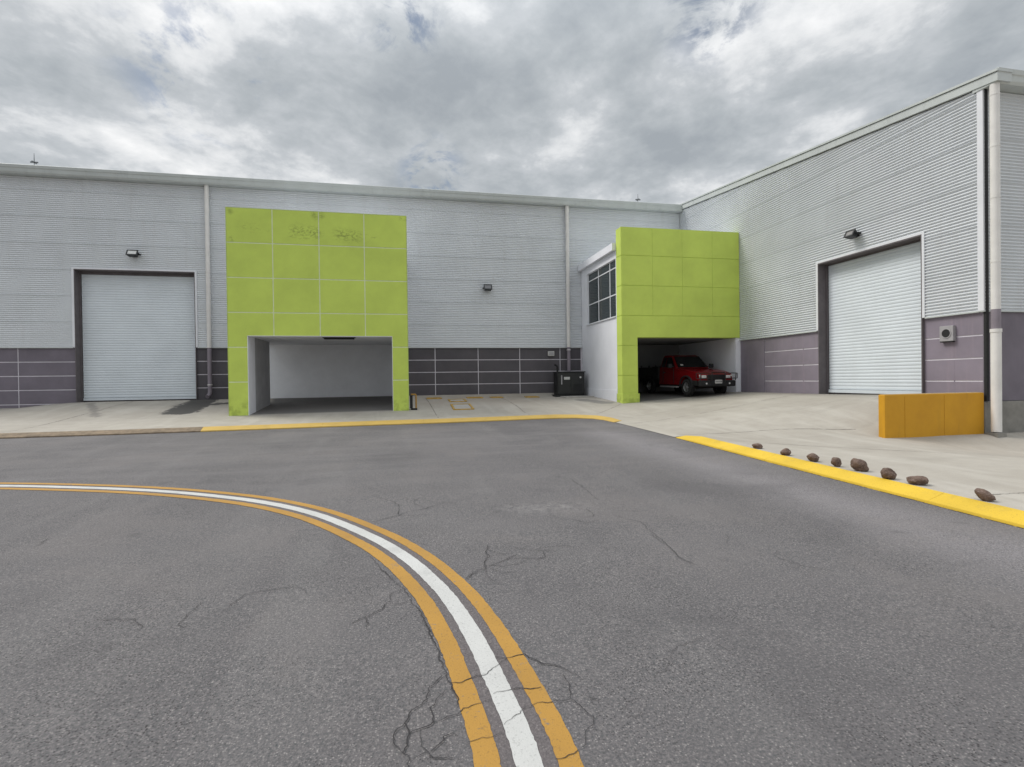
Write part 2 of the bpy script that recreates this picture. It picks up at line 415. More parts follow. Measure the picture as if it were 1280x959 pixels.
# kerb foot line on the road side: x, y, kerb height, kerb width
KP = [(-70,15.4,.12,.3),(-40,15.6,.12,.3),(-22,15.8,.12,.3),(-10,15.9,.12,.3),(-7.5,15.95,.12,.3),(-5.62,16.08,.12,.33),(-4,16.18,.12,.35),(-2.4,16.3,.12,.38),(-.6,16.42,.12,.4),(1.2,16.5,.12,.4),(3.0,16.68,.12,.4),
      (4.4,16.86,.12,.4),(5.1,16.9,.12,.38),(5.7,16.78,.11,.36),(6.15,16.45,.10,.33),(6.34,15.95,.08,.3),(6.38,15.2,.045,.28),(6.38,15.1,.016,.0),(6.36,13,.016,.0),(6.33,11.45,.016,.0),(6.33,11.35,.05,.28),(6.32,10.7,.11,.3),
      (6.28,9.6,.12,.26),(6.24,8.4,.12,.26),(6.2,7.2,.12,.26),(6.17,6.0,.12,.26),(6.13,4.8,.12,.26),(6.1,3.6,.12,.26),(6.07,2.4,.12,.26),(6.03,1.2,.12,.26),(6,0,.12,.26),(5.95,-3,.12,.3),(5.8,-10,.12,.3),(5.6,-70,.12,.3)]
def resample(P, step, lim=14):
    out = []
    for a, b in zip(P, P[1:]):
        L = math.dist(a[:2], b[:2]); n = max(1, int(L/step)) if L < lim else 4
        for i in range(n): out.append(tuple(a[k]+(b[k]-a[k])*i/n for k in range(len(a))))
    out.append(P[-1]); return out
KF = resample(KP, .3)
def normals(P):
    N = []
    for i in range(len(P)):
        a = P[max(i-1, 0)]; b = P[min(i+1, len(P)-1)]
        d = Vector((b[0]-a[0], b[1]-a[1])).normalized(); N.append(Vector((-d.y, d.x)))
    return N
KN = normals(KF)      # points to the apron side
ctrl = []
for k, n in list(zip(KF, KN))[::4]:
    if -30 < k[0] < 40 and k[1] > -12:
        for q_ in (.85, 1.6): ctrl.append((k[0]+n.x*k[3]*q_, k[1]+n.y*k[3]*q_+(.001 if q_ > 1 else 0), road_z(k[1])+k[2]-.006))
ctrl += [(-30,23.8,.4),(-22,23.8,.5),(-18,23.8,.58),(-15.3,23.8,.68),(-14,23.8,.84),(-12.8,23.8,.98),(-10.5,23.8,.98),(-8.2,23.8,.95),(-6,23.8,.87),(-3,23.8,.85),(0,23.8,.86),(4,23.8,.84),(8.2,23.8,.82),(11,23.8,.88),(13.7,23.8,.94),
         (13.7,18.8,.98),(13.7,17,1.0),(13.7,14.9,1.01),(13.7,13,1.03),(13.7,11.4,1.04),(13.7,10.5,.95),
         (-5.8,19.1,.49),(-3,19.1,.51),(0,19.1,.53),(4,19.1,.55),(8.4,19.1,.60),(10.5,19.1,.72),(10.5,22.5,.85),
         (10.73,9.85,.15),(10.2,9.95,.165),(10.6,10.15,.17),(10.6,9.6,.15),(9.8,10.2,.20),(12.2,9.8,.14),(13.7,9.6,.12),(13.7,7,.12),(13.7,3,.10),(13.7,-3,.1),(10,3,.12),(10,6.5,.15),(10,-3,.1),(20,8,.12),(20,0,.1),(30,9,.1),(30,-10,.1),(20,-12,.1),(10,-12,.1),
         (-10.5,20,.62),(-16,20,.52),(-24,20,.42),(8.6,13,.33),(10.5,13,.62),(12.2,13,.88),(10,16,.55),(12,16,.84),(8,10.2,.19),(9.5,10.4,.24),(11.3,10.35,.27),(11.6,11.3,.62),(12.6,11.0,.85)]
CT = np.array(ctrl)
def tps(r2): return np.where(r2 > 1e-12, r2*np.log(np.maximum(r2, 1e-12)), 0)
_n = len(CT); _A = np.zeros((_n+3, _n+3)); _d = ((CT[:, None, :2]-CT[None, :, :2])**2).sum(-1)
_A[:_n, :_n] = tps(_d) + np.eye(_n)*.004; _A[:_n, _n] = 1; _A[:_n, _n+1:] = CT[:, :2]; _A[_n, :_n] = 1; _A[_n+1:, :_n] = CT[:, :2].T
_w = np.linalg.solve(_A, np.concatenate([CT[:, 2], np.zeros(3)]))
def apron_zs(P):
    P = np.atleast_2d(np.array(P, float)); Q = P.copy(); Q[:, 0] = np.clip(Q[:, 0], -30, 30); Q[:, 1] = np.clip(Q[:, 1], -12, 24.5)
    k = tps(((Q[:, None]-CT[None, :, :2])**2).sum(-1)); Z = k@_w[:_n] + _w[_n] + Q@_w[_n+1:]
    low = (P[:, 0] > 10.70) & (P[:, 1] < 9.99)     # the yard is level on the road side of the barrier wall
    return np.where(low, np.minimum(Z, .15), Z)
def apron_z(x, y): return float(apron_zs([(x, y)])[0])

def sheet(name, boundary, interior, zf, m, kind='structure'):
    pts = [Vector(p) for p in boundary]; nb = len(pts); pts += [Vector(p) for p in interior]
    edges = [(i, (i+1) % nb) for i in range(nb)]
    r = delaunay_2d_cdt(pts, edges, [], 1, 1e-5)
    V, F = r[0], r[2]; Z = zf(V)
    me = bpy.data.meshes.new(name); me.from_pydata([(v.x, v.y, float(z)) for v, z in zip(V, Z)], [], [tuple(f) for f in F])
    me.materials.append(m); me.polygons.foreach_set('use_smooth', [True]*len(me.polygons))
    bm = bmesh.new(); bm.from_mesh(me); bmesh.ops.recalc_face_normals(bm, faces=bm.faces)
    if sum(f.normal.z for f in bm.faces) < 0: bmesh.ops.reverse_faces(bm, faces=bm.faces)
    bm.to_mesh(me); bm.free()
    o = bpy.data.objects.new(name, me); COL.objects.link(o); o['kind'] = kind; return o

o = MB().add([(-2500,-2500,-.25),(2500,-2500,-.25),(2500,2500,-.25),(-2500,2500,-.25)], [(0,1,2,3)]).build('ground', soil); tag(o, kind='structure')
rb = [(k[0]+n.x*(.14 if k[3] > .05 else .05), k[1]+n.y*(.14 if k[3] > .05 else .05)) for k, n in zip(KF, KN)] + [(-70, -70)]
ri = [(x, y) for x in (-60,-45,-30,-20,-14,-10,-7,-4,-2,0,2,3.5,4.7,5.4) for y in [-60,-30,-10,-4,0]+[1.5+.5*i for i in range(28)]]
sheet('asphalt_road', rb, ri, lambda V: [road_z(v.y) for v in V], asphalt)
ab = [(k[0]+n.x*(k[3]*.88+(.02 if k[3] < .2 else 0)), k[1]+n.y*(k[3]*.88+(.02 if k[3] < .2 else 0))) for k, n in zip(KF, KN)] + [(70, -70), (70, 9.92), (13.75, 9.92), (13.75, 23.95), (-70, 23.95)]
ai = [(x, y) for x in [-50,-40]+[-30+.7*i for i in range(90)] for y in [-60,-30]+[-12+.7*i for i in range(51)]]
ai += [(10.72+.15*i, y) for i in range(20) for y in (9.6, 9.8, 9.97, 10.01)]
EDGE = {(round(p_[0], 3), round(p_[1], 3)): road_z(k[1])+k[2]-.006 for p_, k in zip(ab, KF)}
def apron_edge_z(V):
    Z = apron_zs([(v.x, v.y) for v in V])
    for i, v in enumerate(V):
        e = EDGE.get((round(v.x, 3), round(v.y, 3)))
        if e is not None: Z[i] = e
    return Z
sheet('concrete_apron', ab, ai, apron_edge_z, concrete)

# kerbs, cast in short lengths
def kerb(name, i0, i1, m, seg):
    root = empty(name, (KF[i0][0], KF[i0][1], road_z(KF[i0][1]))); root['kind'] = 'structure'
    L = 0; st = i0
    def piece(a, b):
        mb = MB(); vs = []
        for q in range(a, b+1):
            k, n = KF[q], KN[q]; rz = road_z(k[1]); t = Vector((n.y, -n.x))
            sh = .002 if q == a else (-.002 if q == b else 0)
            cx, cy = k[0]+t.x*sh, k[1]+t.y*sh
            j = random.uniform(-.004, .004); h = k[2]
            for (w, z) in ((0+j, -.1), (0+j, .01), (.010+j, h*.28), (.05, h*.42), (.15, h*.70), (k[3]-.02, h+.001), (k[3], h-.003), (k[3], -.1)):
                vs.append((cx+n.x*w, cy+n.y*w, rz+z))
        c = 8; fs = []
        for q in range(b-a):
            for s_ in range(c-1): fs.append((q*c+s_, (q+1)*c+s_, (q+1)*c+s_+1, q*c+s_+1))
        fs += [tuple(range(c)), tuple((b-a)*c+s_ for s_ in range(c-1, -1, -1))]
        mb.add(vs, fs); return mb.build('kerb_segment', m, root, smooth=True)
    for i in range(i0, i1):
        L += math.dist(KF[i][:2], KF[i+1][:2])
        if L >= seg or i == i1-1: piece(st, i+1); st = i+1; L = 0
    return root
def near_i(x, y): return min(range(len(KF)), key=lambda i: math.dist(KF[i][:2], (x, y)))
iA, iB, iC = near_i(-5.62, 16.08), near_i(6.38, 15.2), near_i(6.33, 11.35)
kerb('kerb_unpainted', 0, iA, kb, 2.4); kerb('kerb_yellow_back', iA, iB, kyw, 3.0); kerb('kerb_yellow_right', iC, len(KF)-1, ky, 3.0)

# painted centre lines of the bend
LP = [(-45,11.3),(-25,10.9),(-15,10.5),(-10,10.05),(-8,9.68),(-5.9,9.12),(-4.757,8.73),(-3.775,8.33),(-2.892,7.87),(-1.992,7.28),(-1.313,6.68),(-.805,6.07),(-.28,5.25),(.019,4.63),(.205,4.1),(.322,3.65),(.405,3.15),(.448,2.75),(.482,2.34),(.484,2.05),(.45,1.5),(.36,.9),(.15,0),(-.2,-1),(-.9,-2.4),(-2.2,-4),(-4.5,-6),(-9,-8),(-20,-9.5),(-45,-10)]
def catmull(P, n=10):
    out = []
    for i in range(len(P)-1):
        p0, p1, p2, p3 = [Vector(P[max(0, min(len(P)-1, i+j))]) for j in (-1, 0, 1, 2)]
        for k in range(n):
            t = k/n; out.append(.5*((2*p1)+(p2-p0)*t+(2*p0-5*p1+4*p2-p3)*t*t+(3*p1-p0-3*p2+p3)*t**3))
    out.append(Vector(P[-1])); return out
LC = catmull(LP, 12); LN = normals([tuple(p) for p in LC])
def stripe(name, off, w, m, up=.004, rag=.003):
    vs = []; fs = []; rnd = random.Random(int(off*1000)+5)
    for p, n in zip(LC, LN):
        for sgn in (-1, 1):
            q = p - n*(off*-1) + n*(sgn*w/2 + rnd.uniform(-rag, rag)); vs.append((q.x, q.y, road_z(q.y)+up))
    for i in range(len(LC)-1): fs.append((2*i, 2*i+1, 2*i+3, 2*i+2))
    o = MB().add(vs, fs).build(name, m); o['kind'] = 'structure'; return o
stripe('grime_between_lines', 0, .36, asphalt_grime, up=.002, rag=.012)
stripe('white_lane_line', 0, .115, lw, up=.0045)
stripe('yellow_lane_line', .170, .10, ly, up=.0045); stripe('yellow_lane_line', -.170, .108, ly, up=.0045)

# cracks, open and uneven in width
CRACKS = [[(0.2,2.82),(0.15,2.77),(0.1,2.7),(0.09,2.62),(0.03,2.56),(0.0,2.52),(-0.02,2.46),(-0.01,2.43),(0.0,2.38),(-0.01,2.33),(-0.02,2.29),(-0.03,2.27),(-0.0,2.22)],[(0.21,2.7),(0.16,2.64),(0.13,2.58),(0.1,2.55),(0.11,2.5),(0.11,2.44),(0.06,2.41),(0.0,2.38)],[(0.11,2.44),(0.16,2.45),(0.23,2.47),(0.26,2.51),(0.3,2.52),(0.35,2.53),(0.4,2.55)],[(0.05,2.4),(0.05,2.34),(0.05,2.29),(0.08,2.25),(0.03,2.23),(-0.0,2.22)],[(-0.02,2.46),(-0.05,2.43),(-0.07,2.38),(-0.06,2.32),(-0.03,2.27)],[(0.09,2.25),(0.12,2.28),(0.15,2.33),(0.21,2.33)],[(0.08,2.25),(0.1,2.21),(0.18,2.19)],[(0.22,2.73),(0.26,2.72),(0.33,2.75),(0.4,2.76),(0.49,2.84),(0.55,2.9)],[(0.49,2.93),(0.56,2.9),(0.66,2.92),(0.7,2.85),(0.76,2.79),(0.82,2.75),(0.88,2.67),(0.9,2.6)],[(0.43,2.35),(0.47,2.38),(0.52,2.41),(0.56,2.45),(0.62,2.47),(0.69,2.46),(0.79,2.46)],[(0.25,2.27),(0.3,2.28),(0.36,2.28),(0.42,2.29)],[(0.42,2.59),(0.49,2.6),(0.54,2.61),(0.67,2.59)],[(0.79,2.46),(0.82,2.39),(0.85,2.32),(0.84,2.28),(0.77,2.2),(0.73,2.13)],[(0.6,2.09),(0.66,2.1),(0.71,2.12)],[(0.87,2.47),(0.9,2.44),(0.93,2.42)],[(0.82,2.68),(0.82,2.58),(0.79,2.46)],[(0.12,3.42),(0.13,3.3),(0.16,3.17),(0.18,3.04),(0.19,2.91),(0.2,2.8),(0.22,2.73),(0.23,2.64),(0.23,2.53)],[(-0.0,2.22),(-0.0,2.17),(0.0,2.11)],[(-0.33,4.81),(-0.24,4.57),(-0.17,4.38),(-0.11,4.21),(-0.03,4.02),(0.03,3.81),(0.08,3.61),(0.12,3.41),(0.15,3.24)],[(-0.03,4.0),(-0.11,3.94),(-0.14,3.79),(-0.19,3.68),(-0.27,3.61),(-0.36,3.52)],[(-0.27,3.58),(-0.25,3.51),(-0.26,3.45),(-0.24,3.4)],[(-0.13,3.78),(-0.05,3.75),(0.01,3.77)],[(-0.44,7.13),(-0.3,6.93),(-0.13,6.69),(-0.08,6.49),(-0.09,6.09)],[(-0.37,5.86),(-0.2,5.99),(-0.07,6.08),(0.04,6.22),(0.21,6.28),(0.4,6.45),(0.5,6.54),(0.61,6.46)],[(0.45,4.08),(0.53,4.18),(0.64,4.27),(0.64,4.36),(0.7,4.53),(0.71,4.68),(0.75,4.78)],[(0.46,4.1),(0.56,4.24),(0.65,4.29),(0.65,4.4),(0.72,4.54),(0.71,4.67),(0.75,4.83)],[(0.65,4.29),(0.75,4.36),(0.85,4.43),(0.97,4.53)],[(0.72,4.72),(0.84,4.58),(0.93,4.58)],[(0.72,4.54),(0.84,4.58)],[(0.98,4.72),(1.12,4.6),(1.3,4.57)],[(1.22,4.55),(1.2,4.42),(1.09,4.35)],[(0.68,4.26),(0.77,4.14),(0.89,4.14)],[(2.44,7.44),(2.42,6.77),(2.38,6.21)],[(2.39,4.8),(2.37,4.53),(2.38,4.38),(2.33,4.16),(2.36,3.98)],[(-3.49,5.75),(-3.49,5.9),(-3.53,6.09)],[(2.43,4.88),(2.38,4.39),(2.32,4.15),(2.37,3.94)],[(0.99,2.3),(1.03,2.28),(1.11,2.29)]]

def cracks(name, lines, zf, m, w0, up, jit=.25):
    rnd = random.Random(3); mb = MB()
    for L in lines:
        P = [Vector(p) for p in L]; pts = [P[0]]
        for a, b in zip(P, P[1:]):
            d = (b-a).length; n = max(2, int(d/.018)); nn = Vector((-(b-a).y, (b-a).x))/max(d, 1e-6)
            off = 0
            for k in range(1, n+1):
                off = off*.6 + rnd.uniform(-1, 1)*.009
                pts.append(a.lerp(b, k/n) + (nn*off if k < n else Vector((0, 0))))
        N = normals([tuple(p) for p in pts]); m_ = len(pts); vs = []
        ww = 1
        for i, (p, n) in enumerate(zip(pts, N)):
            ww = max(.55, min(1.6, ww + rnd.uniform(-.4, .4)))
            e = min(1, .5+min(i, m_-1-i)*.12); w = w0*ww*e*(1+.05*p.length)
            for s_ in (-1, 1):
                q = p+n*s_*w/2; vs.append((q.x, q.y, zf(q)+up))
        mb.add(vs, [(2*i, 2*i+1, 2*i+3, 2*i+2) for i in range(m_-1)])
    o = mb.build(name, m); o['kind'] = 'structure'; return o
_r = random.Random(11); XTRA = []; FAINT = CRACKS[-4:]; CRACKS = CRACKS[:-4]
for L in CRACKS:                       # short side branches that die out in the surface
    for k in range(1, len(L)-1):
        if _r.random() < .35 and math.hypot(*L[k]) > 4.2:
            x_, y_ = L[k]; a_ = _r.uniform(0, 6.28); st = .05+.02*math.hypot(x_, y_); q = [(x_, y_)]
            for _ in range(_r.randint(2, 4)):
                a_ += _r.uniform(-.7, .7); q.append((q[-1][0]+cos(a_)*st*_r.uniform(.6, 1.3), q[-1][1]+sin(a_)*st*_r.uniform(.6, 1.3)))
            XTRA.append(q)
for (x_, y_, n_) in ((1.9, 5.6, 5), (1.25, 2.75, 2), (2.9, 4.3, 2), (-1.6, 3.6, 3), (-3.2, 4.6, 3), (3.0, 8.2, 4), (-.6, 9.0, 3), (-2.0, 2.2, 2)):
    for _ in range(n_):
        a_ = _r.uniform(0, 6.28); q = [(x_+_r.uniform(-.5, .5), y_+_r.uniform(-.4, .4))]
        for _ in range(_r.randint(3, 8)):
            a_ += _r.uniform(-.8, .8); q.append((q[-1][0]+cos(a_)*_r.uniform(.05, .14), q[-1][1]+sin(a_)*_r.uniform(.05, .14)))
        XTRA.append(q)
cracks('road_cracks', CRACKS, lambda q: road_z(q.y), crackm, .0038, .0075)
XTRA += FAINT
XTRA = [q for q in XTRA if min((Vector(v)-c_).length for v in q for c_ in LC[40:260]) > .30]
cracks('hairline_cracks', XTRA, lambda q: road_z(q.y), simple('hairline_crack_dark', (.062, .058, .06), .95), .0030, .0070)  # finest cracks as thin dark grey strips
GUT = [[(k[0]-n.x*.006, k[1]-n.y*.006) for k, n in zip(KF[a_:b_], KN[a_:b_]) if -14 < k[0] and k[1] > 1] for a_, b_ in ((0, iB), (iC, len(KF)))]
cracks('gutter_gap', GUT, lambda q: road_z(q.y), crackm, .0085, .004)
# construction joints of the concrete
JN = [[(6.65, 14.6), (8.6, 14.9), (13.6, 15.3)], [(6.75, 9.9), (8.3, 8.6), (9.5, 7.9), (13.2, 6.8)], [(6.5, 11.6), (9.0, 11.2), (10.85, 10.6)], [(.9, 23.6), (1.1, 17.1)], [(-10.6, 16.4), (-10.4, 23.7)], [(4.2, 17.3), (4.2, 23.7)], [(6.5, 17.0), (8.3, 19.0)], [(6.6, 4.9), (13.4, 4.6)]]
cracks('concrete_joints', [resample(j, .5) for j in JN], lambda q: apron_z(q.x, q.y), simple('joint_dirt', (.15, .135, .12), .95), .009, .004)

# ------------------------------------------------------------- wall helpers
YB, XR, YF = 23.8, 13.6, 9.88           # back wall, side wall of the right building, its front face
def on_back(s, z, o): return (s, YB - o, z)
def on_right(s, z, o): return (XR - o, s, z)
def on_front(s, z, o): return (s, YF - o, z)
PITCH_C, AMP = .0792, .017
def sheet_rows(parent, mp, spans, ztop, z0, rowh, holes, top_line=None, AMP=.019, lip=.006):
    """horizontal corrugated sheets; each row of sheets is one part"""
    row = 0; zb = z0
    while zb < ztop - .02:
        zt = min(zb + rowh, ztop)
        rects = []
        cuts = sorted({zb, zt} | {h for H in holes for h in (H[2], H[3]) if zb < h < zt})
        for a, b in zip(cuts, cuts[1:]):
            zm = (a+b)/2; sp = [tuple(spans)]
            for (h0, h1, hz0, hz1) in holes:
                if hz0 < zm < hz1:
                    ns = []
                    for (u, v) in sp:
                        if h1 <= u or h0 >= v: ns.append((u, v))
                        else:
                            if h0 > u: ns.append((u, h0))
                            if h1 < v: ns.append((h1, v))
                    sp = ns
            rects += [(u, v, a, b) for u, v in sp]
        mb = MB(); dz = PITCH_C/8
        for (u, v, a, b) in rects:
            n = max(1, round((b-a)/dz)); vs = []
            for i in range(n+1):
                z = a+(b-a)*i/n; ph = (z-z0)/PITCH_C*2*pi; q = cos(ph)
                o = AMP*(q*1.25 if abs(q*1.25) < 1 else math.copysign(1, q))
                if i == 0 and a == zb and row: o = AMP+lip       # lap of the sheet above over the one below
                uu, vv = u, v
                if top_line:                                   # clipped under a sloping roof edge
                    uu = max(u, top_line(z)); vv = max(v, uu)
                vs += [mp(uu, z, o), mp(vv, z, o)]
            if row and a == zb:
                vs[0:0] = [mp(u if not top_line else max(u, top_line(a)), a, -AMP), mp(v, a, -AMP)]; n += 1
            mb.add(vs, [(2*i, 2*i+1, 2*i+3, 2*i+2) for i in range(n)])
        mb.build('cladding_sheet', cladding, parent, smooth=True)
        zb = zt; row += 1
def box_on(mb, mp, s0, s1, z0, z1, o0, o1):
    vs = [mp(s, z, o) for o in (o0, o1) for (s, z) in ((s0, z0), (s1, z0), (s1, z1), (s0, z1))]
    return mb.add(vs, [(0,1,2,3),(7,6,5,4),(0,4,5,1),(1,5,6,2),(2,6,7,3),(3,7,4,0)])
def pieces(parent, name, mp, ss, zs, gap, o0, o1, m, hole=None, bev=0, gv=None):
    gv = gap if gv is None else gv
    for a, b in zip(ss, ss[1:]):
        for c, d in zip(zs, zs[1:]):
            if hole:
                h0, h1, hz0, hz1 = hole
                cc = [(a, b, c, d)]
                if b > h0+1e-3 and a < h1-1e-3 and d > hz0+1e-3 and c < hz1-1e-3:
                    cc = []
                    if c < hz1 < d:      # one panel that turns the corner of the opening
                        mb = MB(); box_on(mb, mp, a+gv/2, b-gv/2, hz1, d-gap/2, o0, o1)
                        if a < h0: box_on(mb, mp, a+gv/2, h0, c+gap/2, hz1-.0005, o0, o1)
                        if b > h1: box_on(mb, mp, h1, b-gv/2, c+gap/2, hz1-.0005, o0, o1)
                        mb.build(name, m, parent)
                    else:
                        if a < h0: cc.append((a, h0+gv/2, c, d))
                        if b > h1: cc.append((h1-gv/2, b, c, d))
            else: cc = [(a, b, c, d)]
            for (p, q, r_, t) in cc:
                if q-p < gap*1.5 or t-r_ < gap*1.5: continue
                mb = MB(); box_on(mb, mp, p+gv/2, q-gv/2, r_+gap/2, t-gap/2, o0, o1); mb.build(name, m, parent, bevel=bev)
def shutter_door(parent, mp, s0, s1, z0, z1, rec, sl=.10):
    fr = MB(); r = rec
    box_on(fr, mp, s0-.01, s0+.05, z0-.3, z1, -r-.02, -r+.06); box_on(fr, mp, s1-.05, s1+.01, z0-.3, z1, -r-.02, -r+.06)
    d = MB(); box_on(d, mp, s0, s1, z0-.3, z1+.05, -r-.12, -r-.05)
    dr = d.build('shutter_door', reveal, parent)
    fr.build('guide_rail', reveal, dr)
    base = MB(); box_on(base, mp, s0+.07, s1-.07, z0, z0+.10, -r-.02, -r+.045); base.build('bottom_bar', shutter, dr)
    # one curved slat, shared by all
    prof = [(0, .0), (.012, .006), (.05, .0095), (.086, .006), (.0985, .0), (.0985, -.012), (0, -.012)]
    n = int((z1-z0-.16)/sl); first = None
    mb = MB(); vs = [mp(s0+.07, z0+.11+a, -r+o) for a, o in prof] + [mp(s1-.07, z0+.11+a, -r+o) for a, o in prof]; k = len(prof)
    mb.add(vs, [tuple(range(k)), tuple(range(2*k-1, k-1, -1))] + [(i, (i+1) % k, k+(i+1) % k, k+i) for i in range(k)])
    first = mb.build('slat', shutter, dr, smooth=True)
    for i in range(1, n):
        c = first.copy(); COL.objects.link(c); c.parent = dr; c.location = first.location + Vector((0, 0, i*sl))
    top = MB(); box_on(top, mp, s0, s1, z0+.11+n*sl, z1+.02, -r-.03, -r+.0); top.build('slat_housing', reveal, dr)
    return dr

# ------------------------------------------------------------- the long warehouse at the back
PT = 3.10     # top of the rendered plinth
ware = empty('warehouse', (0, YB, .8), 'long grey corrugated warehouse with dark purple plinth running across the back', 'warehouse')
D1 = (-12.76, -8.44, .96, 6.19)
XL = -48
mb = MB()
for (a, b, c, d) in ((XL, D1[0], -.2, PT), (D1[1], XR+.3, -.2, PT), (XL, XR+.3, D1[3]+.05, 9.85), (XL, D1[0]-.02, PT, D1[3]+.05), (D1[1]+.02, XR+.3, PT, D1[3]+.05)):
    mb.box(a, b, YB+.06, YB+.30, c, d)
mb.build('wall', joint, ware)
mb = MB(); mb.box(XL, XR, YB+.50, YB+.6, -.2, 9.8); mb.build('inner_lining', reveal, ware)
# reveals of the gate
mb = MB(); mb.box(D1[0]-.02, D1[0]+.006, YB-.03, YB+.42, .5, D1[3]+.03); mb.box(D1[1]-.006, D1[1]+.02, YB-.03, YB+.42, .5, D1[3]+.03); mb.box(D1[0]+.007, D1[1]-.007, YB-.03, YB+.42, D1[3]-.006, D1[3]+.03)
mb.build('door_reveal', reveal, ware)
zs = [PT-.02-.555*i for i in range(6)]; zs = zs[::-1]; zs = [z for z in zs]
left = [-14.77-1.97*i for i in range(17)][::-1]
pieces(ware, 'plinth_panel', on_back, [XL+.3 if l < XL else l for l in left] + [D1[0]+.0], zs, .034, -.058, -.050, purple)
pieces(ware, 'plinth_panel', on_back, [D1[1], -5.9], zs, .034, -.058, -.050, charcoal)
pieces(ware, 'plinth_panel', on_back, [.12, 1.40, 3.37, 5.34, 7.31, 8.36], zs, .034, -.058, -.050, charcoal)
sheet_rows(ware, on_back, (XL, XR), 9.80, PT, 1.03, [(D1[0]-.10, D1[1]+.08, 0, D1[3]+.08)], AMP=.011, lip=.013)
# bright edge trims of the gate and drip edge over the plinth
mb = MB(); box_on(mb, on_back, D1[0]-.10, D1[0]-.02, PT, D1[3]+.09, 0, .03); box_on(mb, on_back, D1[1]+.02, D1[1]+.09, PT, D1[3]+.09, 0, .03); box_on(mb, on_back, D1[0]-.02, D1[1]+.02, D1[3]+.03, D1[3]+.09, 0, .03)
mb.build('door_trim', trim, ware)
mb = MB(); box_on(mb, on_back, XL, D1[0]-.1, PT-.025, PT+.01, -.05, .022); box_on(mb, on_back, D1[1]+.09, XR, PT-.025, PT+.01, -.05, .022); mb.build('drip_edge', fascia, ware)
shutter_door(ware, on_back, D1[0], D1[1], D1[2], D1[3], .33)
# box gutter with a stepped face
gp = [(YB+.25, 9.78), (YB-.30, 9.78), (YB-.34, 9.84), (YB-.36, 9.97), (YB-.38, 9.99), (YB-.40, 10.09), (YB-.37, 10.11), (YB-.33, 10.06), (YB+.25, 10.06)]
for i in range(10):
    a = XL + (XR-.02-XL)*i/10; b = XL+(XR-.02-XL)*(i+1)/10
    MB().prism(gp, 0, a+.002, b-.002).build('gutter_length', fascia, ware)
MB().add([(XL, YB+.2, 10.02), (XR+.3, YB+.2, 10.02), (XR+.3, 60, 12.6), (XL, 60, 12.6)], [(0,1,2,3)]).build('roof', roofm, ware)
def downpipe(parent, x, y, ztop, zsplit, zbot, r, kick):
    p = MB().tube([(x, y, ztop), (x, y, zsplit)], r).build('downpipe', pvc, parent, smooth=True)
    q = MB()
    if kick: q.tube([(x, y, zsplit-.002), (x, y, zbot+.22), (x-.02, y-.03, zbot+.10), (x-.06, y-.16, zbot+.03)], r*.97)
    else: q.tube([(x, y, zsplit-.002), (x, y, zbot)], r*.97)
    q.build('downpipe_foot', pipe_dark, parent, smooth=True)
    z = zbot+.5
    while z < ztop:
        MB().tube([(x, y, z), (x, y, z+.035)], r*1.13).box(x-.015, x+.015, y, YB+.05, z, z+.03).build('pipe_bracket', pvc, parent, smooth=True); z += 1.55
downpipe(ware, -7.88, 23.66, 9.80, PT, 1.02, .085, True)
downpipe(ware, 7.68, 23.64, 9.80, PT, .9, .088, False)

# ------------------------------------------------------------- the building on the right
wr = empty('warehouse', (XR+3, YF+3, .9), 'tall silvery corrugated warehouse on the right with sloping roof edge and lilac plinth', 'warehouse')
D2 = (11.40, 14.92, 1.03, 5.30)
def rake(y): return 8.58 + (y-9.45)*.1085
XE = 46
mb = MB()
for (a, b, c, d) in ((YF+.05, D2[0], -.2, PT), (D2[1], YB, -.2, PT), (YF+.05, D2[0]-.02, PT, 8.5), (D2[1]+.02, YB, PT, 8.5), (D2[0]-.02, D2[1]+.02, D2[3]+.05, 8.5)):
    mb.box(XR+.06, XR+.3, a, b, c, d)
mb.prism([(YF+.05, 8.5), (60, 8.5), (60, rake(YF)-.1+50*.1085), (YF+.05, rake(YF)-.06)], 0, XR+.06, XR+.3)
mb.build('wall', joint, wr)
mb = MB(); mb.box(XR+.5, XR+.6, YF+.4, YB, -.2, 8.4); mb.build('inner_lining', reveal, wr)
mb = MB(); mb.box(XR+.31, XE, YF+.06, YF+.3, .94, 8.5); mb.build('front_wall', purple, wr)
mb = MB(); mb.box(XR-.0, XE, YF-.0, YF+.3, -.3, .92); mb.build('foundation', concrete_block, wr, bevel=.012)
mb = MB(); mb.box(XR+.03, XE, YF+.03, YF+.058, .93, PT-.03); mb.build('front_plinth', purple, wr)
mb = MB(); mb.box(XR-.03, XR+.42, D2[0]-.02, D2[0]+.006, .5, D2[3]+.03); mb.box(XR-.03, XR+.42, D2[1]-.006, D2[1]+.02, .5, D2[3]+.03); mb.box(XR-.03, XR+.42, D2[0]+.007, D2[1]-.007, D2[3]-.006, D2[3]+.03)
mb.build('door_reveal', reveal, wr)
pieces(wr, 'plinth_panel', on_right, [YF+.02, 10.62, D2[0]], zs, .034, -.058, -.050, pale_lilac, gv=.003)
pieces(wr, 'plinth_panel', on_right, [D2[1], 15.7, 17.67], zs, .034, -.058, -.050, pale_lilac, gv=.003)
mb = MB(); box_on(mb, on_right, 17.685, 19.1, .4, PT-.03, -.055, -.034); mb.build('plain_plinth_panel', pale_lilac, wr)
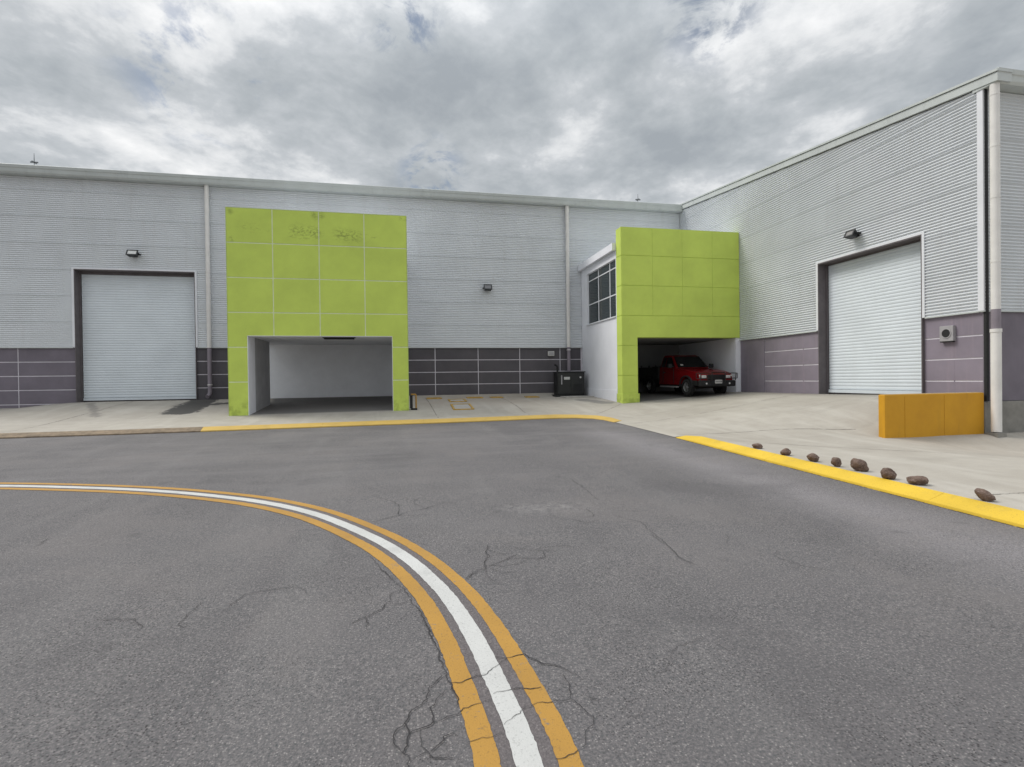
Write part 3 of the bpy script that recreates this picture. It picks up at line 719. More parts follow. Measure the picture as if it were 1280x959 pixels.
# the panel joints on this side were painted over upright
mb = MB(); box_on(mb, on_right, 10.61, 10.63, .5, 1.9, -.0555, -.048); box_on(mb, on_right, 15.69, 15.71, .5, PT-.1, -.0555, -.048); mb.build('filled_joint', pale_lilac, wr)
sheet_rows(wr, on_right, (YF, YB), rake(YB)-.25, PT, 1.03, [(D2[0]-.08, D2[1]+.10, 0, D2[3]+.08)], top_line=lambda z: YF if z < rake(YF)-.24 else (z+.24-8.58)/.1085+9.45)
sheet_rows(wr, on_front, (XR, XE), 8.45, PT, 1.03, [])
mb = MB(); box_on(mb, on_right, D2[0]-.085, D2[0]-.01, PT, D2[3]+.085, 0, .028); box_on(mb, on_right, D2[1]+.01, D2[1]+.105, PT, D2[3]+.085, 0, .028); box_on(mb, on_right, D2[0]-.01, D2[1]+.01, D2[3]+.032, D2[3]+.085, 0, .026)
mb.build('door_trim', trim, wr)
mb = MB(); mb.box(XR-.03, XR+.02, YF-.01, YF+.12, PT, 8.42); mb.build('corner_trim', trim, wr)
mb = MB(); box_on(mb, on_right, YF-.02, D2[0]-.08, PT-.025, PT+.01, -.05, .022); box_on(mb, on_right, D2[1]+.1, YB-.1, PT-.025, PT+.01, -.05, .022); box_on(mb, on_front, XR+.03, XE, PT-.025, PT+.01, -.05, .022); mb.build('drip_edge', fascia, wr)
shutter_door(wr, on_right, D2[0], D2[1], D2[2], D2[3], .32)
# sloping verge: flashing board plus raised cap
y0, y1 = YF-.36, 60
mb = MB(); mb.add([(xx, yy, rake(yy)+dz) for xx in (XR-.07, XR+.35) for (yy, dz) in ((y0, -.21), (y1, -.21), (y1, -.014), (y0, -.014))], [(0,1,2,3),(7,6,5,4),(0,4,5,1),(1,5,6,2),(2,6,7,3),(3,7,4,0)])
mb.build('verge_board', fascia, wr)
mb = MB(); mb.add([(xx, yy, rake(yy)+dz) for xx in (XR-.10, XR+.35) for (yy, dz) in ((y0-.02, -.0), (y1, -.0), (y1, .055), (y0-.02, .055))], [(0,1,2,3),(7,6,5,4),(0,4,5,1),(1,5,6,2),(2,6,7,3),(3,7,4,0)])
mb.build('verge_cap', fascia, wr)
mb = MB(); mb.add([(XR-.05, y0, rake(y0)-.02), (XE, y0, rake(y0)-.02), (XE, y1, rake(y1)-.02), (XR-.05, y1, rake(y1)-.02)], [(0,1,2,3)]); mb.build('roof', roofm, wr)
gp2 = [(YF+.2, 8.36), (YF-.28, 8.36), (YF-.32, 8.42), (YF-.34, 8.54), (YF-.36, 8.56), (YF-.38, 8.66), (YF-.35, 8.68), (YF-.30, 8.60), (YF+.2, 8.60)]
for i in range(5):
    a = XR-.05+(XE-XR)*i/5; b = XR-.05+(XE-XR)*(i+1)/5; MB().prism(gp2, 0, a+.002, b-.002).build('gutter_length', fascia, wr)
px, py = 13.64, 9.66
MB().tube([(px, py, 8.36), (px, py, PT)], .092, 20).build('downpipe', pvc, wr, smooth=True)
MB().tube([(px, py, PT-.003), (px, py, 2.62)], .092, 20).build('painted_pipe_section', pipe_dark, wr, smooth=True)
MB().tube([(px, py, 2.64), (px, py, 2.56)], .110, 20).tube([(px, py, 2.559), (px, py, .22)], .100, 20).build('downpipe_foot', pvc, wr, smooth=True)
for z in (8.1, 6.9, 5.7, 4.2): MB().tube([(px, py, z), (px, py, z+.03)], .098, 20).build('pipe_bracket', pvc, wr, smooth=True)
mb = MB(); mb.box(px-.14, px+.14, py-.12, py+.14, .0, .20); mb.build('drain_foot', concrete_block, wr)
# black strip standing in for the shadow between corner and pipe
mb = MB(); mb.box(XR+.021, XR+.10, YF-.03, YF+.03, .93, 8.40); mb.build('shadow_strip', black_flat, wr)

# ------------------------------------------------------------- left carport, free-standing lime green portal
TOPG = 7.53; OP = 3.20
gz = [TOPG-1.18*i for i in range(7)]; gz = [.3]+sorted(gz)[1:]
c1 = empty('carport_annex', (-2.8, 19.1, .5), 'lime green panelled carport portal left, empty and mould-stained near its top', 'carport')
x0, x1 = -5.80, .17; o0, o1 = -5.18, -.39
mb = MB(); mb.box(x0+.01, o0-.004, 19.12, 19.42, .2, TOPG-.01); mb.box(o1+.004, x1-.01, 19.12, 19.42, .2, TOPG-.01); mb.box(o0-.004, o1+.004, 19.12, 19.42, OP+.004, TOPG-.01); mb.build('portal_wall', greenjoint, c1)
def on_p(s, z, o): return (s, 19.12-o, z)
pieces(c1, 'render_panel', on_p, [x0, -4.34, -2.83, -1.31, x1], gz, .036, 0, .010, green1, hole=(o0, o1, 0, OP))
# edge returns in the same render
mb = MB(); mb.box(x0-.0, x0+.009, 19.104, 19.42, .2, TOPG); mb.box(x1-.009, x1+.0, 19.104, 19.42, .2, TOPG); mb.box(x0+.01, x1-.01, 19.11, 19.42, TOPG-.009, TOPG); mb.build('portal_edge', green1, c1)
mb = MB(); mb.box(o0-.003, o0+.012, 19.105, 19.95, .2, OP); mb.box(o1-.012, o1+.003, 19.105, 19.95, .2, OP); mb.box(o0-.003, o1+.003, 19.105, 19.42, OP-.012, OP+.003); mb.build('opening_lining', white_wall, c1)
mb = MB(); mb.box(x0+.15, o0-.0, 19.42, 22.05, .2, OP-.0); mb.build('side_wall', simple('inner_side_shade', (.36, .36, .37), .85), c1)  # darker grey than the other inner walls, shade put into the colour
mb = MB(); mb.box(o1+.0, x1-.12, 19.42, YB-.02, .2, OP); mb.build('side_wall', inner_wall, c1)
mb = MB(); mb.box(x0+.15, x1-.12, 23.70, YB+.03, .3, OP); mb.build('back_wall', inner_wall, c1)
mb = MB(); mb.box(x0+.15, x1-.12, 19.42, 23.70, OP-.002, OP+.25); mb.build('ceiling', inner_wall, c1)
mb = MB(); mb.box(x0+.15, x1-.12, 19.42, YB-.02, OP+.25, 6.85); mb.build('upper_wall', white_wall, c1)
mb = MB(); mb.box(x0+.05, x1-.03, 19.42, YB-.02, 6.85, 7.0); mb.build('roof_slab', white_wall, c1)
lf = empty('ceiling_light', (-2.25, 19.62, OP), 'black strip light fixed under the front edge of the empty carport ceiling', 'light')
MB().box(-2.82, -1.70, 19.50, 19.74, OP-.03, OP-.002).build('housing', black, lf); MB().box(-2.78, -1.74, 19.53, 19.71, OP-.075, OP-.031).build('lens', black_flat, lf, bevel=.01)

# ------------------------------------------------------------- right carport, with the upper window
c2 = empty('carport_annex', (11, 19.1, .7), 'lime green carport in the corner with office window on its side and red pickup below', 'carport')
x0, x1 = 8.40, XR-.02; o0, o1 = 9.05, XR-.18
mb = MB(); mb.box(x0+.02, o0-.004, 19.12, 19.60, .2, TOPG-.012); mb.box(o0-.004, x1, 19.12, 19.60, OP+.004, TOPG-.012); mb.build('portal_wall', green2, c2)
gz2 = [z+.07 for z in gz]; gz2[-1] = TOPG; gz2[0] = .3
gl = sorted(gz2)
pieces(c2, 'render_panel', on_p, [x0+.002, 9.72, 11.02, 12.36, x1+.015], gl[-4:], .020, 0, .018, green2, gv=.007)
pieces(c2, 'render_panel', on_p, [x0+.002, x1+.015], gl[:-3], .020, 0, .018, green2, hole=(o0, x1+.1, 0, OP), gv=.007)
def on_s(s, z, o): return (x0+.02-o, s, z)
pieces(c2, 'side_render_panel', on_s, [19.122, 19.612], gz2, .018, 0, .020, green2, bev=.004)
mb = MB(); mb.box(x0+.0, x1, 19.105, 19.605, TOPG-.011, TOPG+.001); mb.build('parapet_top', green2, c2)
mb = MB(); mb.box(x0-.014, o0+.06, 19.08, 19.64, .2, .98); mb.build('column_skirt', green2, c2, bevel=.006)
mb = MB(); mb.box(x0, x0+.22, 19.61, YB-.02, .2, 4.10); mb.box(x0, x0+.22, 19.61, 19.66, 4.10, 6.42); mb.box(x0, x0+.22, 23.02, YB-.02, 4.10, 6.42); mb.box(x0, x0+.22, 19.61, YB-.02, 6.42, 6.72); mb.build('side_wall', white_wall, c2)
mb = MB(); mb.box(x0-.022, x0-.001, 19.66, YB-.05, .2, 1.12); mb.build('skirting', white_wall, c2, bevel=.004)
mb = MB(); mb.box(x0-.16, x1, 19.62, YB-.04, 6.73, 7.02); mb.build('roof_slab', white_wall, c2)
mb = MB(); mb.box(x0-.05, x0+.02, 19.66, 23.06, 4.05, 4.10); mb.build('window_sill', trim, c2)
# window: 3 bays by 3 lights
wy = [19.68, 20.42, 21.72, 23.0]; wz = [4.11, 5.0, 6.08, 6.42]
fr = MB(); xx0, xx1 = x0+.06, x0+.13
for a in wy: fr.box(xx0, xx1, a-.025, a+.025, wz[0], wz[-1])
for a, b in zip(wy, wy[1:]):
    for c in wz: fr.box(xx0+.002, xx1-.002, a+.025, b-.025, c-.022 if c != wz[0] else c, c+.022 if c != wz[-1] else c)
wf = fr.build('window', trim, c2)
for a, b in zip(wy, wy[1:]):
    for c, d in zip(wz, wz[1:]): MB().box(x0+.085, x0+.10, a+.02, b-.02, c+.015, d-.015).build('pane', glass, wf)
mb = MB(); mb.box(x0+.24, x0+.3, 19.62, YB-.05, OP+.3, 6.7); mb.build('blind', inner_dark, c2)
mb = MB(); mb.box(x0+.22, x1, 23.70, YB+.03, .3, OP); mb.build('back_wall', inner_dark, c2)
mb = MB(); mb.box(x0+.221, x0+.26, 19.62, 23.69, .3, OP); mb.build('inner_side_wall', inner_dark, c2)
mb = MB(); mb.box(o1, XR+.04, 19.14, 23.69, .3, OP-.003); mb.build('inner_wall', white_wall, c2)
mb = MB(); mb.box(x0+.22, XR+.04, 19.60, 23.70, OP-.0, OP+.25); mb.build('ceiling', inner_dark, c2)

# ------------------------------------------------------------- small fittings
def floodlight(loc, d, label, w=.42, h=.26, lens=lampglass):
    """flood lamp; d points out of the wall"""
    e = empty('floodlight', loc, label, 'floodlight')
    ang = atan2(d[1], d[0]) + pi/2; xf = Matrix.Translation(loc) @ Matrix.Rotation(ang, 4, 'Z')
    T = xf @ Matrix.Translation((0, -.22, .0)) @ Matrix.Rotation(radians(-28), 4, 'X')
    hw, hh = w/2, h/2
    mb = MB(); mb.add([(-hw,-.05,-hh),(hw,-.05,-hh),(hw,-.05,hh),(-hw,-.05,hh),(-hw*.8,.12,-hh*.7),(hw*.8,.12,-hh*.7),(hw*.8,.12,hh*.7),(-hw*.8,.12,hh*.7)], [(0,1,2,3),(7,6,5,4),(0,4,5,1),(1,5,6,2),(2,6,7,3),(3,7,4,0)])
    for k in range(5): mb.box(-hw*.7+k*hw*.33, -hw*.7+k*hw*.33+.012, .12, .16, -hh*.6, hh*.6)
    mb.build('housing', black, e, xf=T)
    mb = MB(); mb.box(-hw-.012, hw+.012, -.075, -.05, -hh-.012, -hh+.03); mb.box(-hw-.012, hw+.012, -.075, -.05, hh-.03, hh+.012); mb.box(-hw-.012, -hw+.03, -.075, -.05, -hh+.03, hh-.03); mb.box(hw-.03, hw+.012, -.075, -.05, -hh+.03, hh-.03)
    mb.build('bezel', black, e, xf=T)
    MB().box(-hw+.03, hw-.03, -.062, -.052, -hh+.03, hh-.03).build('lens', lens, e, xf=T)
    mb = MB(); mb.box(-hw-.03, -hw-.013, -.17, -.0, -.02, .02); mb.box(hw+.013, hw+.03, -.17, -.0, -.02, .02); mb.box(-hw-.03, hw+.03, -.0, .012, -.03, .03); mb.box(-.09, .09, .012, .05, -.07, .07)
    mb.build('bracket', black, e, xf=xf @ Matrix.Translation((0, -.05, 0)))
floodlight((-10.6, YB, 6.86), (0, -1), 'black floodlight on the cladding above the left roller shutter', .38, .24)
floodlight((3.82, YB, 5.82), (0, -1), 'black floodlight alone on the cladding between the two green carports', .36, .26, simple('dull_lens', (.14, .14, .15), .2, 0, .1, 20))
floodlight((XR, 13.42, 5.88), (-1, 0), 'black floodlight on the silvery wall above the right roller shutter', .31, .21, simple('grey_lens', (.22, .21, .20), .2, 0, .1, 20))

def rod(x, label, tip):
    z0 = 10.10; e = empty('lightning_rod', (x, 23.95, z0), label, 'lightning rod')
    MB().box(x-.05, x+.05, 23.90, 24.0, z0-.05, z0+.02).build('base', galv, e)
    MB().tube([(x, 23.95, z0), (x, 23.95, z0+.36)], .012, 6).tube([(x, 23.95, z0+.36), (x, 23.95, z0+.36+tip)], [.016, .008], 6).build('mast', galv, e)
    MB().box(x-.13, x+.13, 23.93, 23.97, z0+.28, z0+.325).box(x-.02, x+.02, 23.82, 24.08, z0+.28, z0+.32).build('cross_arm', galv, e)
rod(-14.15, 'thin lightning rod with cross arm at the left end of the long roof', .30)
rod(11.45, 'thin lightning rod with cross arm near the roof corner, behind the pickup carport', .22)

gen = empty('generator', (7.5, 23.0, apron_z(7.5, 22.9)), 'black boxed generator in the corner by the downpipe', 'generator')
gz0 = .84
MB().box(6.72, 8.24, 22.72, 23.52, gz0-.12, gz0+.03).build('skid', black_flat, gen)
MB().box(6.86, 8.16, 22.80, 23.44, gz0+.03, gz0+1.04).build('cabinet', black, gen, bevel=.02)
MB().box(6.83, 8.19, 22.77, 23.47, gz0+1.042, gz0+1.09).build('lid', black, gen, bevel=.01)
for a, b in ((6.90, 7.45), (7.50, 8.12)): MB().box(a, b, 22.782, 22.798, gz0+.10, gz0+.96).build('door', black, gen, bevel=.006)
mb = MB()
for k in range(6): mb.box(7.6, 8.02, 22.762, 22.780, gz0+.20+k*.055, gz0+.225+k*.055)
mb.build('louvre', black_flat, gen)
MB().box(7.02, 7.07, 22.755, 22.781, gz0+.5, gz0+.92).build('handle', greybox, gen)
MB().box(7.16, 7.44, 22.774, 22.781, gz0+.72, gz0+.84).build('nameplate', labelw, gen, bevel=.004)
MB().tube([(7.95, 22.782, gz0+.82), (7.95, 22.77, gz0+.82)], .045, 12).build('gauge', labelw, gen)
MB().tube([(6.98, 23.2, gz0+1.07), (6.98, 23.2, gz0+1.32), (6.93, 23.2, gz0+1.38), (6.84, 23.2, gz0+1.42)], .045, 10).build('exhaust_pipe', black_flat, gen, smooth=True)
mb = MB(); zt = apron_z(7.7, 22.3); mb.box(6.95, 8.3, 21.95, 22.70, zt-.2, zt+.05); o = mb.build('concrete_pad', slabm, bevel=.01); tag(o, 'low pale concrete pad on the ground before the generator', 'slab')

def wallbox(cx, cz):
    e = empty('socket_box', (cx, YB, cz), 'small light grey box on the dark plinth left of the generator', 'box')
    MB().box(cx-.15, cx+.15, YB-.06, YB+.05, cz-.11, cz+.11).build('case', labelw, e, bevel=.01)
    MB().box(cx-.12, cx+.12, YB-.068, YB-.061, cz-.08, cz+.08).build('cover', greybox, e)
wallbox(6.85, 2.80)
vb = empty('vent_box', (XR, 10.74, 2.62), 'square grey box with round black opening on the lilac wall above the ochre barrier', 'vent')
MB().box(XR-.045, XR+.05, 10.57, 10.91, 2.43, 2.82).build('case', greybox, vb, bevel=.008)
th = [2*pi*k/24 for k in range(24)]
MB().prism([(10.74+.105*cos(t), 2.63+.105*sin(t)) for t in th], 0, XR-.052, XR-.04).build('opening', black_flat, vb)
mb = MB(); vs = []
for r_ in (.105, .125):
    for xx in (XR-.058, XR-.043): vs += [(xx, 10.74+r_*cos(t), 2.63+r_*sin(t)) for t in th]
fs = []
for k in range(24):
    k2 = (k+1) % 24; fs += [(k, k2, 24+k2, 24+k), (48+k2, 48+k, 72+k, 72+k2), (k2, k, 48+k, 48+k2), (24+k, 24+k2, 72+k2, 72+k)]
mb.add(vs, fs).build('ring', greybox, vb)
MB().box(XR-.04, XR+.05, 10.60, 10.90, 2.405, 2.428).build('lip', black_flat, vb)

# yellow guard frame by the left carport's right column
gf = empty('guard_frame', (.36, 19.25, .55), 'low yellow tube guard frame with black foot beside the left carport column', 'guard')
MB().tube([(.42, 19.25, .56), (.42, 19.25, 1.08), (.40, 19.25, 1.10), (.24, 19.25, 1.10)], .028, 8).build('rail', ly, gf, smooth=True)
MB().box(.23, .46, 19.19, 19.31, .50, .60).build('foot', black_flat, gf); MB().box(.20, .30, 19.2, 19.3, .60, 1.06).build('valve_body', black_flat, gf)

def cover(name, x0, x1, y0, y1, label, group=None):
    zc = max(apron_z(x, y) for x in (x0, x1) for y in (y0, y1)); e = empty(name, ((x0+x1)/2, (y0+y1)/2, zc), label, 'ground cover', group)
    sl = (apron_z((x0+x1)/2, y1)-apron_z((x0+x1)/2, y0))/(y1-y0); zm = apron_z((x0+x1)/2, (y0+y1)/2)
    def Z(y): return zm+(y-(y0+y1)/2)*sl
    w = .07
    def slab(a, b, c, d, h0, h1): 
        m_ = MB(); m_.add([(a,c,Z(c)+h0),(b,c,Z(c)+h0),(b,d,Z(d)+h0),(a,d,Z(d)+h0),(a,c,Z(c)+h1),(b,c,Z(c)+h1),(b,d,Z(d)+h1),(a,d,Z(d)+h1)], [(0,3,2,1),(4,5,6,7),(0,1,5,4),(1,2,6,5),(2,3,7,6),(3,0,4,7)]); return m_
    f = slab(x0, x1, y0, y0+w, -.04, .03)
    for q in (slab(x0, x1, y1-w, y1, -.04, .03), slab(x0, x0+w, y0+w, y1-w, -.04, .03), slab(x1-w, x1, y0+w, y1-w, -.04, .03)): f.add(q.v, q.f)
    f.build('rim', hatchy, e); slab(x0+w+.01, x1-w-.01, y0+w+.01, y1-w-.01, -.04, .018).build('lid', slabm if y1-y0 > .6 else hatchy, e)
cover('hatch_cover', 1.75, 2.52, 19.0, 20.3, 'larger yellow-rimmed inspection hatch in the yard, nearer the road')
cover('hatch_cover', 1.80, 2.52, 21.2, 22.1, 'yellow-rimmed inspection hatch in the yard, nearer the dark plinth')
for (a, b, t) in ((.95, 1.6, 'small yellow ground cover against the plinth, nearest the left carport'), (2.7, 3.4, 'small yellow ground cover against the plinth, second from the left carport'), (3.75, 4.3, 'small yellow ground cover against the plinth, third from the left carport'), (5.35, 5.95, 'small yellow ground cover against the plinth, nearest the generator')):
    cover('ground_cover', a, b, 22.6, 23.1, t, 'small yellow covers along the plinth')

# ochre barrier wall
bz = 1.135
ba = empty('barrier_wall', (12.2, 10.05, .15), 'ochre yellow concrete barrier wall beside the right shutter ramp', 'barrier')
MB().box(10.73, XR-.02, 9.88, 10.05, -.1, bz).build('block', yblock, ba, bevel=.012)
MB().box(10.75, XR-.06, 9.90, 10.03, bz-.001, bz+.012).build('coping', simple('pale_worn_coping', (.50, .38, .20), .8, 0, .15, 5), ba)
for xx in (11.28, 12.4): MB().box(xx-.002, xx+.002, 9.876, 9.8795, .1, bz-.03).build('joint_line', simple('dark_ochre', (.43, .20, .006), .8), ba)

# stones along the kerb
ROCKS = [(6.60,8.78,.185,.105,'small flat brown stone at the far end of the stone row'),(6.55,7.96,.185,.122,'round brown stone, second from the far end of the row'),(6.54,7.33,.19,.132,'two-toned brown stone with pale top, third from the far end'),
         (6.53,6.85,.155,.138,'small upright pitted stone, left of the tallest dark one'),(6.57,6.47,.215,.17,'tall dark egg-shaped stone in the middle of the row'),(6.47,5.91,.185,.152,'lumpy brown stone right of the dark egg-shaped one'),
         (6.53,5.55,.21,.12,'wide flat-bottomed tan stone, second nearest'),(6.46,4.70,.185,.115,'dark wedge-shaped stone, nearest and apart from the others')]
for i, (rx, ry, w, h, lab) in enumerate(ROCKS):
    rnd = random.Random(40+i); bm = bmesh.new(); bmesh.ops.create_icosphere(bm, subdivisions=4, radius=1)
    from mathutils import noise as mn
    ln = rnd.uniform(.7, .95); off = Vector((i*7.3, i*3.1, 2))
    tilt = Matrix.Rotation(rnd.uniform(-.3, .3), 3, 'Y') @ Matrix.Rotation(rnd.uniform(0, 6), 3, 'Z') 
    for v in bm.verts:
        d = v.co.normalized(); r_ = 1 + .22*mn.noise(d*1.1+off) + .10*mn.noise(d*2.6+off) + .035*mn.noise(d*7+off)
        q = d*r_; q = Vector((q.x*w/2*(1.05 if i in (4, 6) else 1), q.y*w/2*ln, q.z*h/2))
        q.rotate(Matrix.Rotation([.1,-.1,.05,.5,.55,.35,-.05,.45][i], 3, 'Y')); q.rotate(Matrix.Rotation([.2,0,-.3,.5,-.1,.3,0,-.3][i]-radians(40), 3, 'Z')); v.co = q
    mz = min(v.co.z for v in bm.verts)
    for v in bm.verts: v.co.z = max(v.co.z, mz+.012)-mz-.012
    me = bpy.data.meshes.new('stone'); bm.to_mesh(me); bm.free(); me.materials.append(rockm); me.polygons.foreach_set('use_smooth', [True]*len(me.polygons))
    o = bpy.data.objects.new('stone', me); COL.objects.link(o); o.location = (rx, ry, apron_z(rx, ry)); tag(o, lab, 'stone', 'stones set along the yellow kerb')

# ------------------------------------------------------------- pickup
# local frame: +x to the truck's front, +y to its left, z up from the ground; origin under the middle of the wheelbase
tx, ty = 11.95, 20.72; zf_, zr_ = apron_z(12, 19.25), apron_z(11.8, 22.2)
pitch = atan2(zr_-zf_, 2.95)
TK = Matrix.Translation((tx, ty, (zf_+zr_)/2)) @ Matrix.Rotation(radians(-90+3.0), 4, 'Z') @ Matrix.Rotation(pitch, 4, 'Y')
truck = empty('pickup_truck', (tx, ty, (zf_+zr_)/2), 'red pickup truck with dark open bed parked nose-out under the right carport', 'pickup')
def tb(name, mb, m, parent=truck, **k): return mb.build(name, m, parent, xf=TK, **k)
HW = .84; WB = 2.95; FX, RX = WB/2, -WB/2; WR = .34
def arch(cx, r, n=10): return [(cx+r*cos(pi-pi*k/n), .36+r*sin(pi-pi*k/n)) for k in range(n+1)]
# lower cab, wings and bonnet as one pressed shell, lofted so the bonnet narrows and rolls over
def shell(prof, name, m, hw, cols=((1, 0), (.975, .5), (.9, 1))):
    pass
side = [(-.62, .42), (FX-.42, .42)] + arch(FX, .40)[1:-1] + [(FX+.42, .44), (FX+.72, .46), (FX+.78, .56), (FX+.775, .78), (FX+.73, .87), (FX+.62, .925), (FX+.35, .985), (FX-.1, 1.045), (.68, 1.10), (.60, 1.14), (-.62, 1.14)]
mb = MB(); n = len(side); vs = []
for sy, inset in ((-1, 0), (1, 0)):
    for (a, b) in side: vs.append((a, sy*(HW - .05*max(0, (b-.7)/.45) - .10*max(0, a-FX)), b))
mb.add(vs, [tuple(range(n)), tuple(range(2*n-1, n-1, -1))] + [(i, (i+1) % n, n+(i+1) % n, n+i) for i in range(n)])
body = tb('body', mb, red, bevel=.035)
# greenhouse
gh = [(-.60, 1.12), (.70, 1.12), (.18, 1.64), (.02, 1.69), (-.44, 1.69), (-.56, 1.62)]
mb = MB(); n = len(gh); vs = []
for sy in (-1, 1):
    for (a, b) in gh: vs.append((a, sy*(HW-.05-.16*(b-1.12)/.57), b))
mb.add(vs, [tuple(range(n)), tuple(range(2*n-1, n-1, -1))] + [(i, (i+1) % n, n+(i+1) % n, n+i) for i in range(n)])
tb('cab', mb, red, bevel=.03)
def yb(b): return HW-.05-.16*(b-1.12)/.57
mb = MB(); mb.add([(.70-.005, -.70, 1.155), (.70-.005, .70, 1.155), (.225, .60, 1.61), (.225, -.60, 1.61)], [(0, 1, 2, 3)])
mb.v = [(a+.018, b, c+.018) for a, b, c in mb.v]; mb.add([(a-.02, b, c-.02) for a, b, c in mb.v], [(3, 2, 1, 0)])
tb('windscreen', mb, carglass)
tb('screen_sticker', MB().add([(.655, -.55, 1.235), (.655, -.42, 1.235), (.60, -.42, 1.29), (.60, -.55, 1.29)], [(0, 1, 2, 3)]), labelw)
for sy in (-1, 1):
    mb = MB(); w = [(.56, 1.17), (.14, 1.60), (-.16, 1.60), (-.16, 1.17)]; mb.add([(a, sy*(yb(b)+.006), b) for a, b in w], [(0, 1, 2, 3)]); tb('side_window', mb, carglass)
    mb = MB(); w = [(-.20, 1.17), (-.20, 1.60), (-.46, 1.60), (-.53, 1.17)]; mb.add([(a, sy*(yb(b)+.006), b) for a, b in w], [(0, 1, 2, 3)]); tb('side_window', mb, carglass)
    mb = MB(); mb.box(.57, .585, sy*.845-.01, sy*.845+.01, .48, 1.12); mb.box(-.255, -.245, sy*.845-.01, sy*.845+.01, .48, 1.12)
    d = tb('door_seam', mb, black_flat); tb('door_handle', MB().box(-.20, -.06, sy*.855-.012, sy*.855+.012, .92, .96), black)
    mb = MB(); mb.box(.50, .60, min(sy*.84, sy*1.02), max(sy*.84, sy*1.02), 1.18, 1.21); m_ = tb('mirror_arm', mb, black)
    tb('wing_mirror', MB().box(.50, .60, sy*1.0-.09, sy*1.0+.09, 1.13, 1.31), black, bevel=.025)
    tb('side_step', MB().box(-.55, .85, sy*.80-.05, sy*.80+.05, .31, .37), greybox, bevel=.015)
    # flared arches
    for cx in (FX, RX):
        mb = MB(); A = arch(cx, .41, 14); B = arch(cx, .46, 14); ya, yb_ = sy*(HW-.08), sy*(HW+.04)
        N = len(A); vs = [(a, y, b) for y in (ya, yb_) for L in (A, B) for a, b in L]; fs = []
        for k in range(N-1): fs += [(k, k+1, N+k+1, N+k), (2*N+k, 3*N+k, 3*N+k+1, 2*N+k+1), (k, 2*N+k, 2*N+k+1, k+1), (N+k, N+k+1, 3*N+k+1, 3*N+k)]
        mb.add(vs, fs); tb('arch_flare', mb, black_flat)
    for cx in (FX, RX):
        yc = sy*(HW-.10)
        prof = [(.20, -.105), (.29, -.115), (.325, -.10), (.34, -.06), (.34, .06), (.325, .10), (.29, .115), (.20, .105)]
        mb = MB(); K = 32; vs = [(cx+r_*cos(2*pi*k/K), yc+o_, WR+r_*sin(2*pi*k/K)) for r_, o_ in prof for k in range(K)]; fs = []
        for i in range(len(prof)-1):
            for k in range(K): fs.append((i*K+k, i*K+(k+1) % K, (i+1)*K+(k+1) % K, (i+1)*K+k))
        wh = empty('wheel', TK @ Vector((cx, yc, WR))); wh.parent = truck; wh.location = (TK @ Vector((cx, yc, WR))) - ORI[truck.name]
        tb('tyre', mb.add(vs, fs), rubber, wh, smooth=True)
        mb = MB(); K = 24; s_ = sy
        pr = [(.205, -.08), (.205, .085), (.185, .095), (.175, .06), (.165, .02)]
        vs = [(cx+r_*cos(2*pi*k/K), yc+s_*o_, WR+r_*sin(2*pi*k/K)) for r_, o_ in pr for k in range(K)]; fs = []
        for i in range(len(pr)-1):
            for k in range(K): fs.append((i*K+k, i*K+(k+1) % K, (i+1)*K+(k+1) % K, (i+1)*K+k))
        mb.add(vs, fs)
        for k in range(6):
            t = 2*pi*k/6; c_, sn = cos(t), sin(t); u = Vector((c_, 0, sn)); v = Vector((-sn, 0, c_)); C0 = Vector((cx, yc+s_*.055, WR))
            P = [C0+v*.035+u*.03, C0-v*.035+u*.03, C0-v*.026+u*.178, C0+v*.026+u*.178]
            mb.add([p+Vector((0, d_, 0)) for d_ in (0, s_*.025) for p in P], [(0,1,2,3),(7,6,5,4),(0,4,5,1),(1,5,6,2),(2,6,7,3),(3,7,4,0)])
        mb.tube([(cx, yc+s_*.02, WR), (cx, yc+s_*.095, WR)], .05, 12)
        tb('rim', mb, alu, wh)
        tb('brake_drum', MB().tube([(cx, yc-s_*.05, WR), (cx, yc+s_*.018, WR)], .165, 20), black_flat, wh)
FXF = FX+.78
tb('bumper', MB().box(FXF-.06, FXF+.12, -.82, .82, .38, .62), black_flat, bevel=.05)
tb('grille', MB().box(FXF-.03, FXF+.014, -.41, .41, .625, .85), black, bevel=.03)
tb('bumper_corner', MB().box(FXF-.45, FXF-.06, -.835, -.80, .42, .62).box(FXF-.45, FXF-.06, .80, .835, .42, .62), black_flat, bevel=.012)
for k in range(4): tb('grille_bar', MB().box(FXF+.0145, FXF+.024, -.37, .37, .66+k*.046, .672+k*.046), black_flat)
for sy in (-1, 1):
    hl = tb('headlight', MB().box(FXF-.10, FXF+.016, min(sy*.44, sy*.66), max(sy*.44, sy*.66), .69, .82), lampglass, bevel=.03)
    tb('indicator', MB().box(FXF-.14, FXF-.005, min(sy*.67, sy*.745), max(sy*.67, sy*.745), .69, .84), lampglass, bevel=.02)
    tb('fog_lamp', MB().tube([(FXF+.11, sy*.52, .50), (FXF+.128, sy*.52, .50)], .035, 14), lampglass)
tb('number_plate', MB().box(FXF+.131, FXF+.14, -.15, .17, .50, .64), labelw)
mb = MB()
for a in (-.11, -.06, -.01, .05, .10, .14): mb.box(FXF+.1405, FXF+.1415, a-.014, a+.014, .535, .605)
tb('plate_characters', mb, simple('plate_ink', (.05, .05, .06), .6))
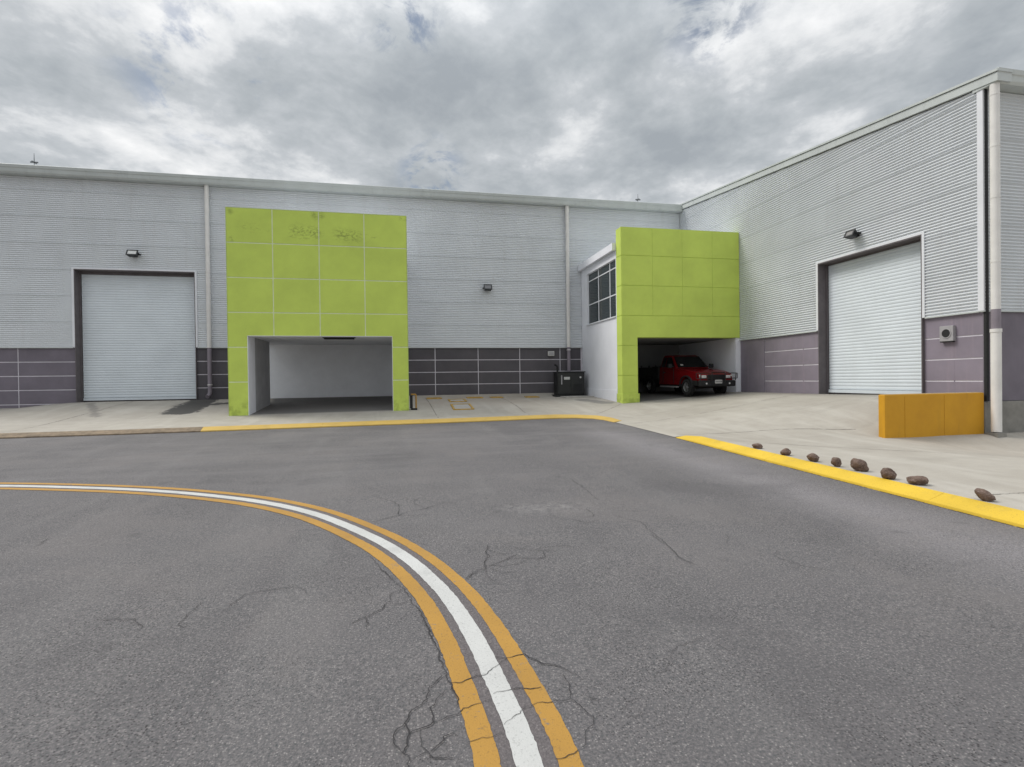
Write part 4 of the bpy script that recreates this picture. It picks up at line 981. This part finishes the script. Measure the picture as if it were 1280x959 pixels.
# tubular nudge bar with lamp guards
mb = MB()
for sy in (-1, 1):
    mb.tube([(FXF+.13, sy*.30, .50), (FXF+.17, sy*.30, .85), (FXF+.12, sy*.28, .93)], .02, 8)
    mb.tube([(FXF+.14, sy*.34, .70), (FXF+.15, sy*.80, .70), (FXF+.05, sy*.93, .70), (FXF+.05, sy*.93, .90), (FXF+.15, sy*.80, .90), (FXF+.14, sy*.34, .90)], .016, 8)
    mb.tube([(FXF+.12, sy*.80, .62), (FXF+.15, sy*.80, .90)], .016, 8)
mb.tube([(FXF+.12, -.28, .93), (FXF+.12, .28, .93)], .02, 8)
tb('nudge_bar', mb, black, smooth=True)
tb('wiper', MB().tube([(.71, -.5, 1.17), (.62, -.05, 1.25)], .008, 6).tube([(.71, .1, 1.17), (.62, .5, 1.25)], .008, 6), black_flat)
# open bed with posts
bed = tb('bed', MB().box(RX-.95, -.66, -.84, .84, .66, .72).box(RX-.95, -.66, -.84, -.80, .72, 1.18).box(RX-.95, -.66, .80, .84, .72, 1.18).box(RX-.95, RX-.91, -.80, .80, .72, 1.18).box(-.70, -.66, -.80, .80, .72, 1.22), black, bevel=.012)
mb = MB()
for xx in (-.9, -1.5, -2.2):
    for sy in (-1, 1): mb.box(xx-.02, xx+.02, sy*.82-.02, sy*.82+.02, 1.18, 1.27)
tb('bed_post', mb, black)
tb('cargo', MB().box(-1.9, -1.0, -.45, .35, .73, 1.22).box(-1.3, -1.1, -.2, .2, 1.22, 1.32), black_flat, bevel=.05)
tb('bed_skirt', MB().box(RX-.93, -.66, -.82, -.78, .46, .66).box(RX-.93, -.66, .78, .82, .46, .66), black_flat)
tb('chassis', MB().box(RX-.9, FX+.5, -.42, -.32, .36, .5).box(RX-.9, FX+.5, .32, .42, .36, .5).tube([(RX, -.7, .34), (RX, .7, .34)], .05, 8).tube([(FX, -.7, .34), (FX, .7, .34)], .05, 8), black_flat)
tb('engine_bay', MB().box(.9, FXF-.1, -.55, .55, .4, .9), black_flat)
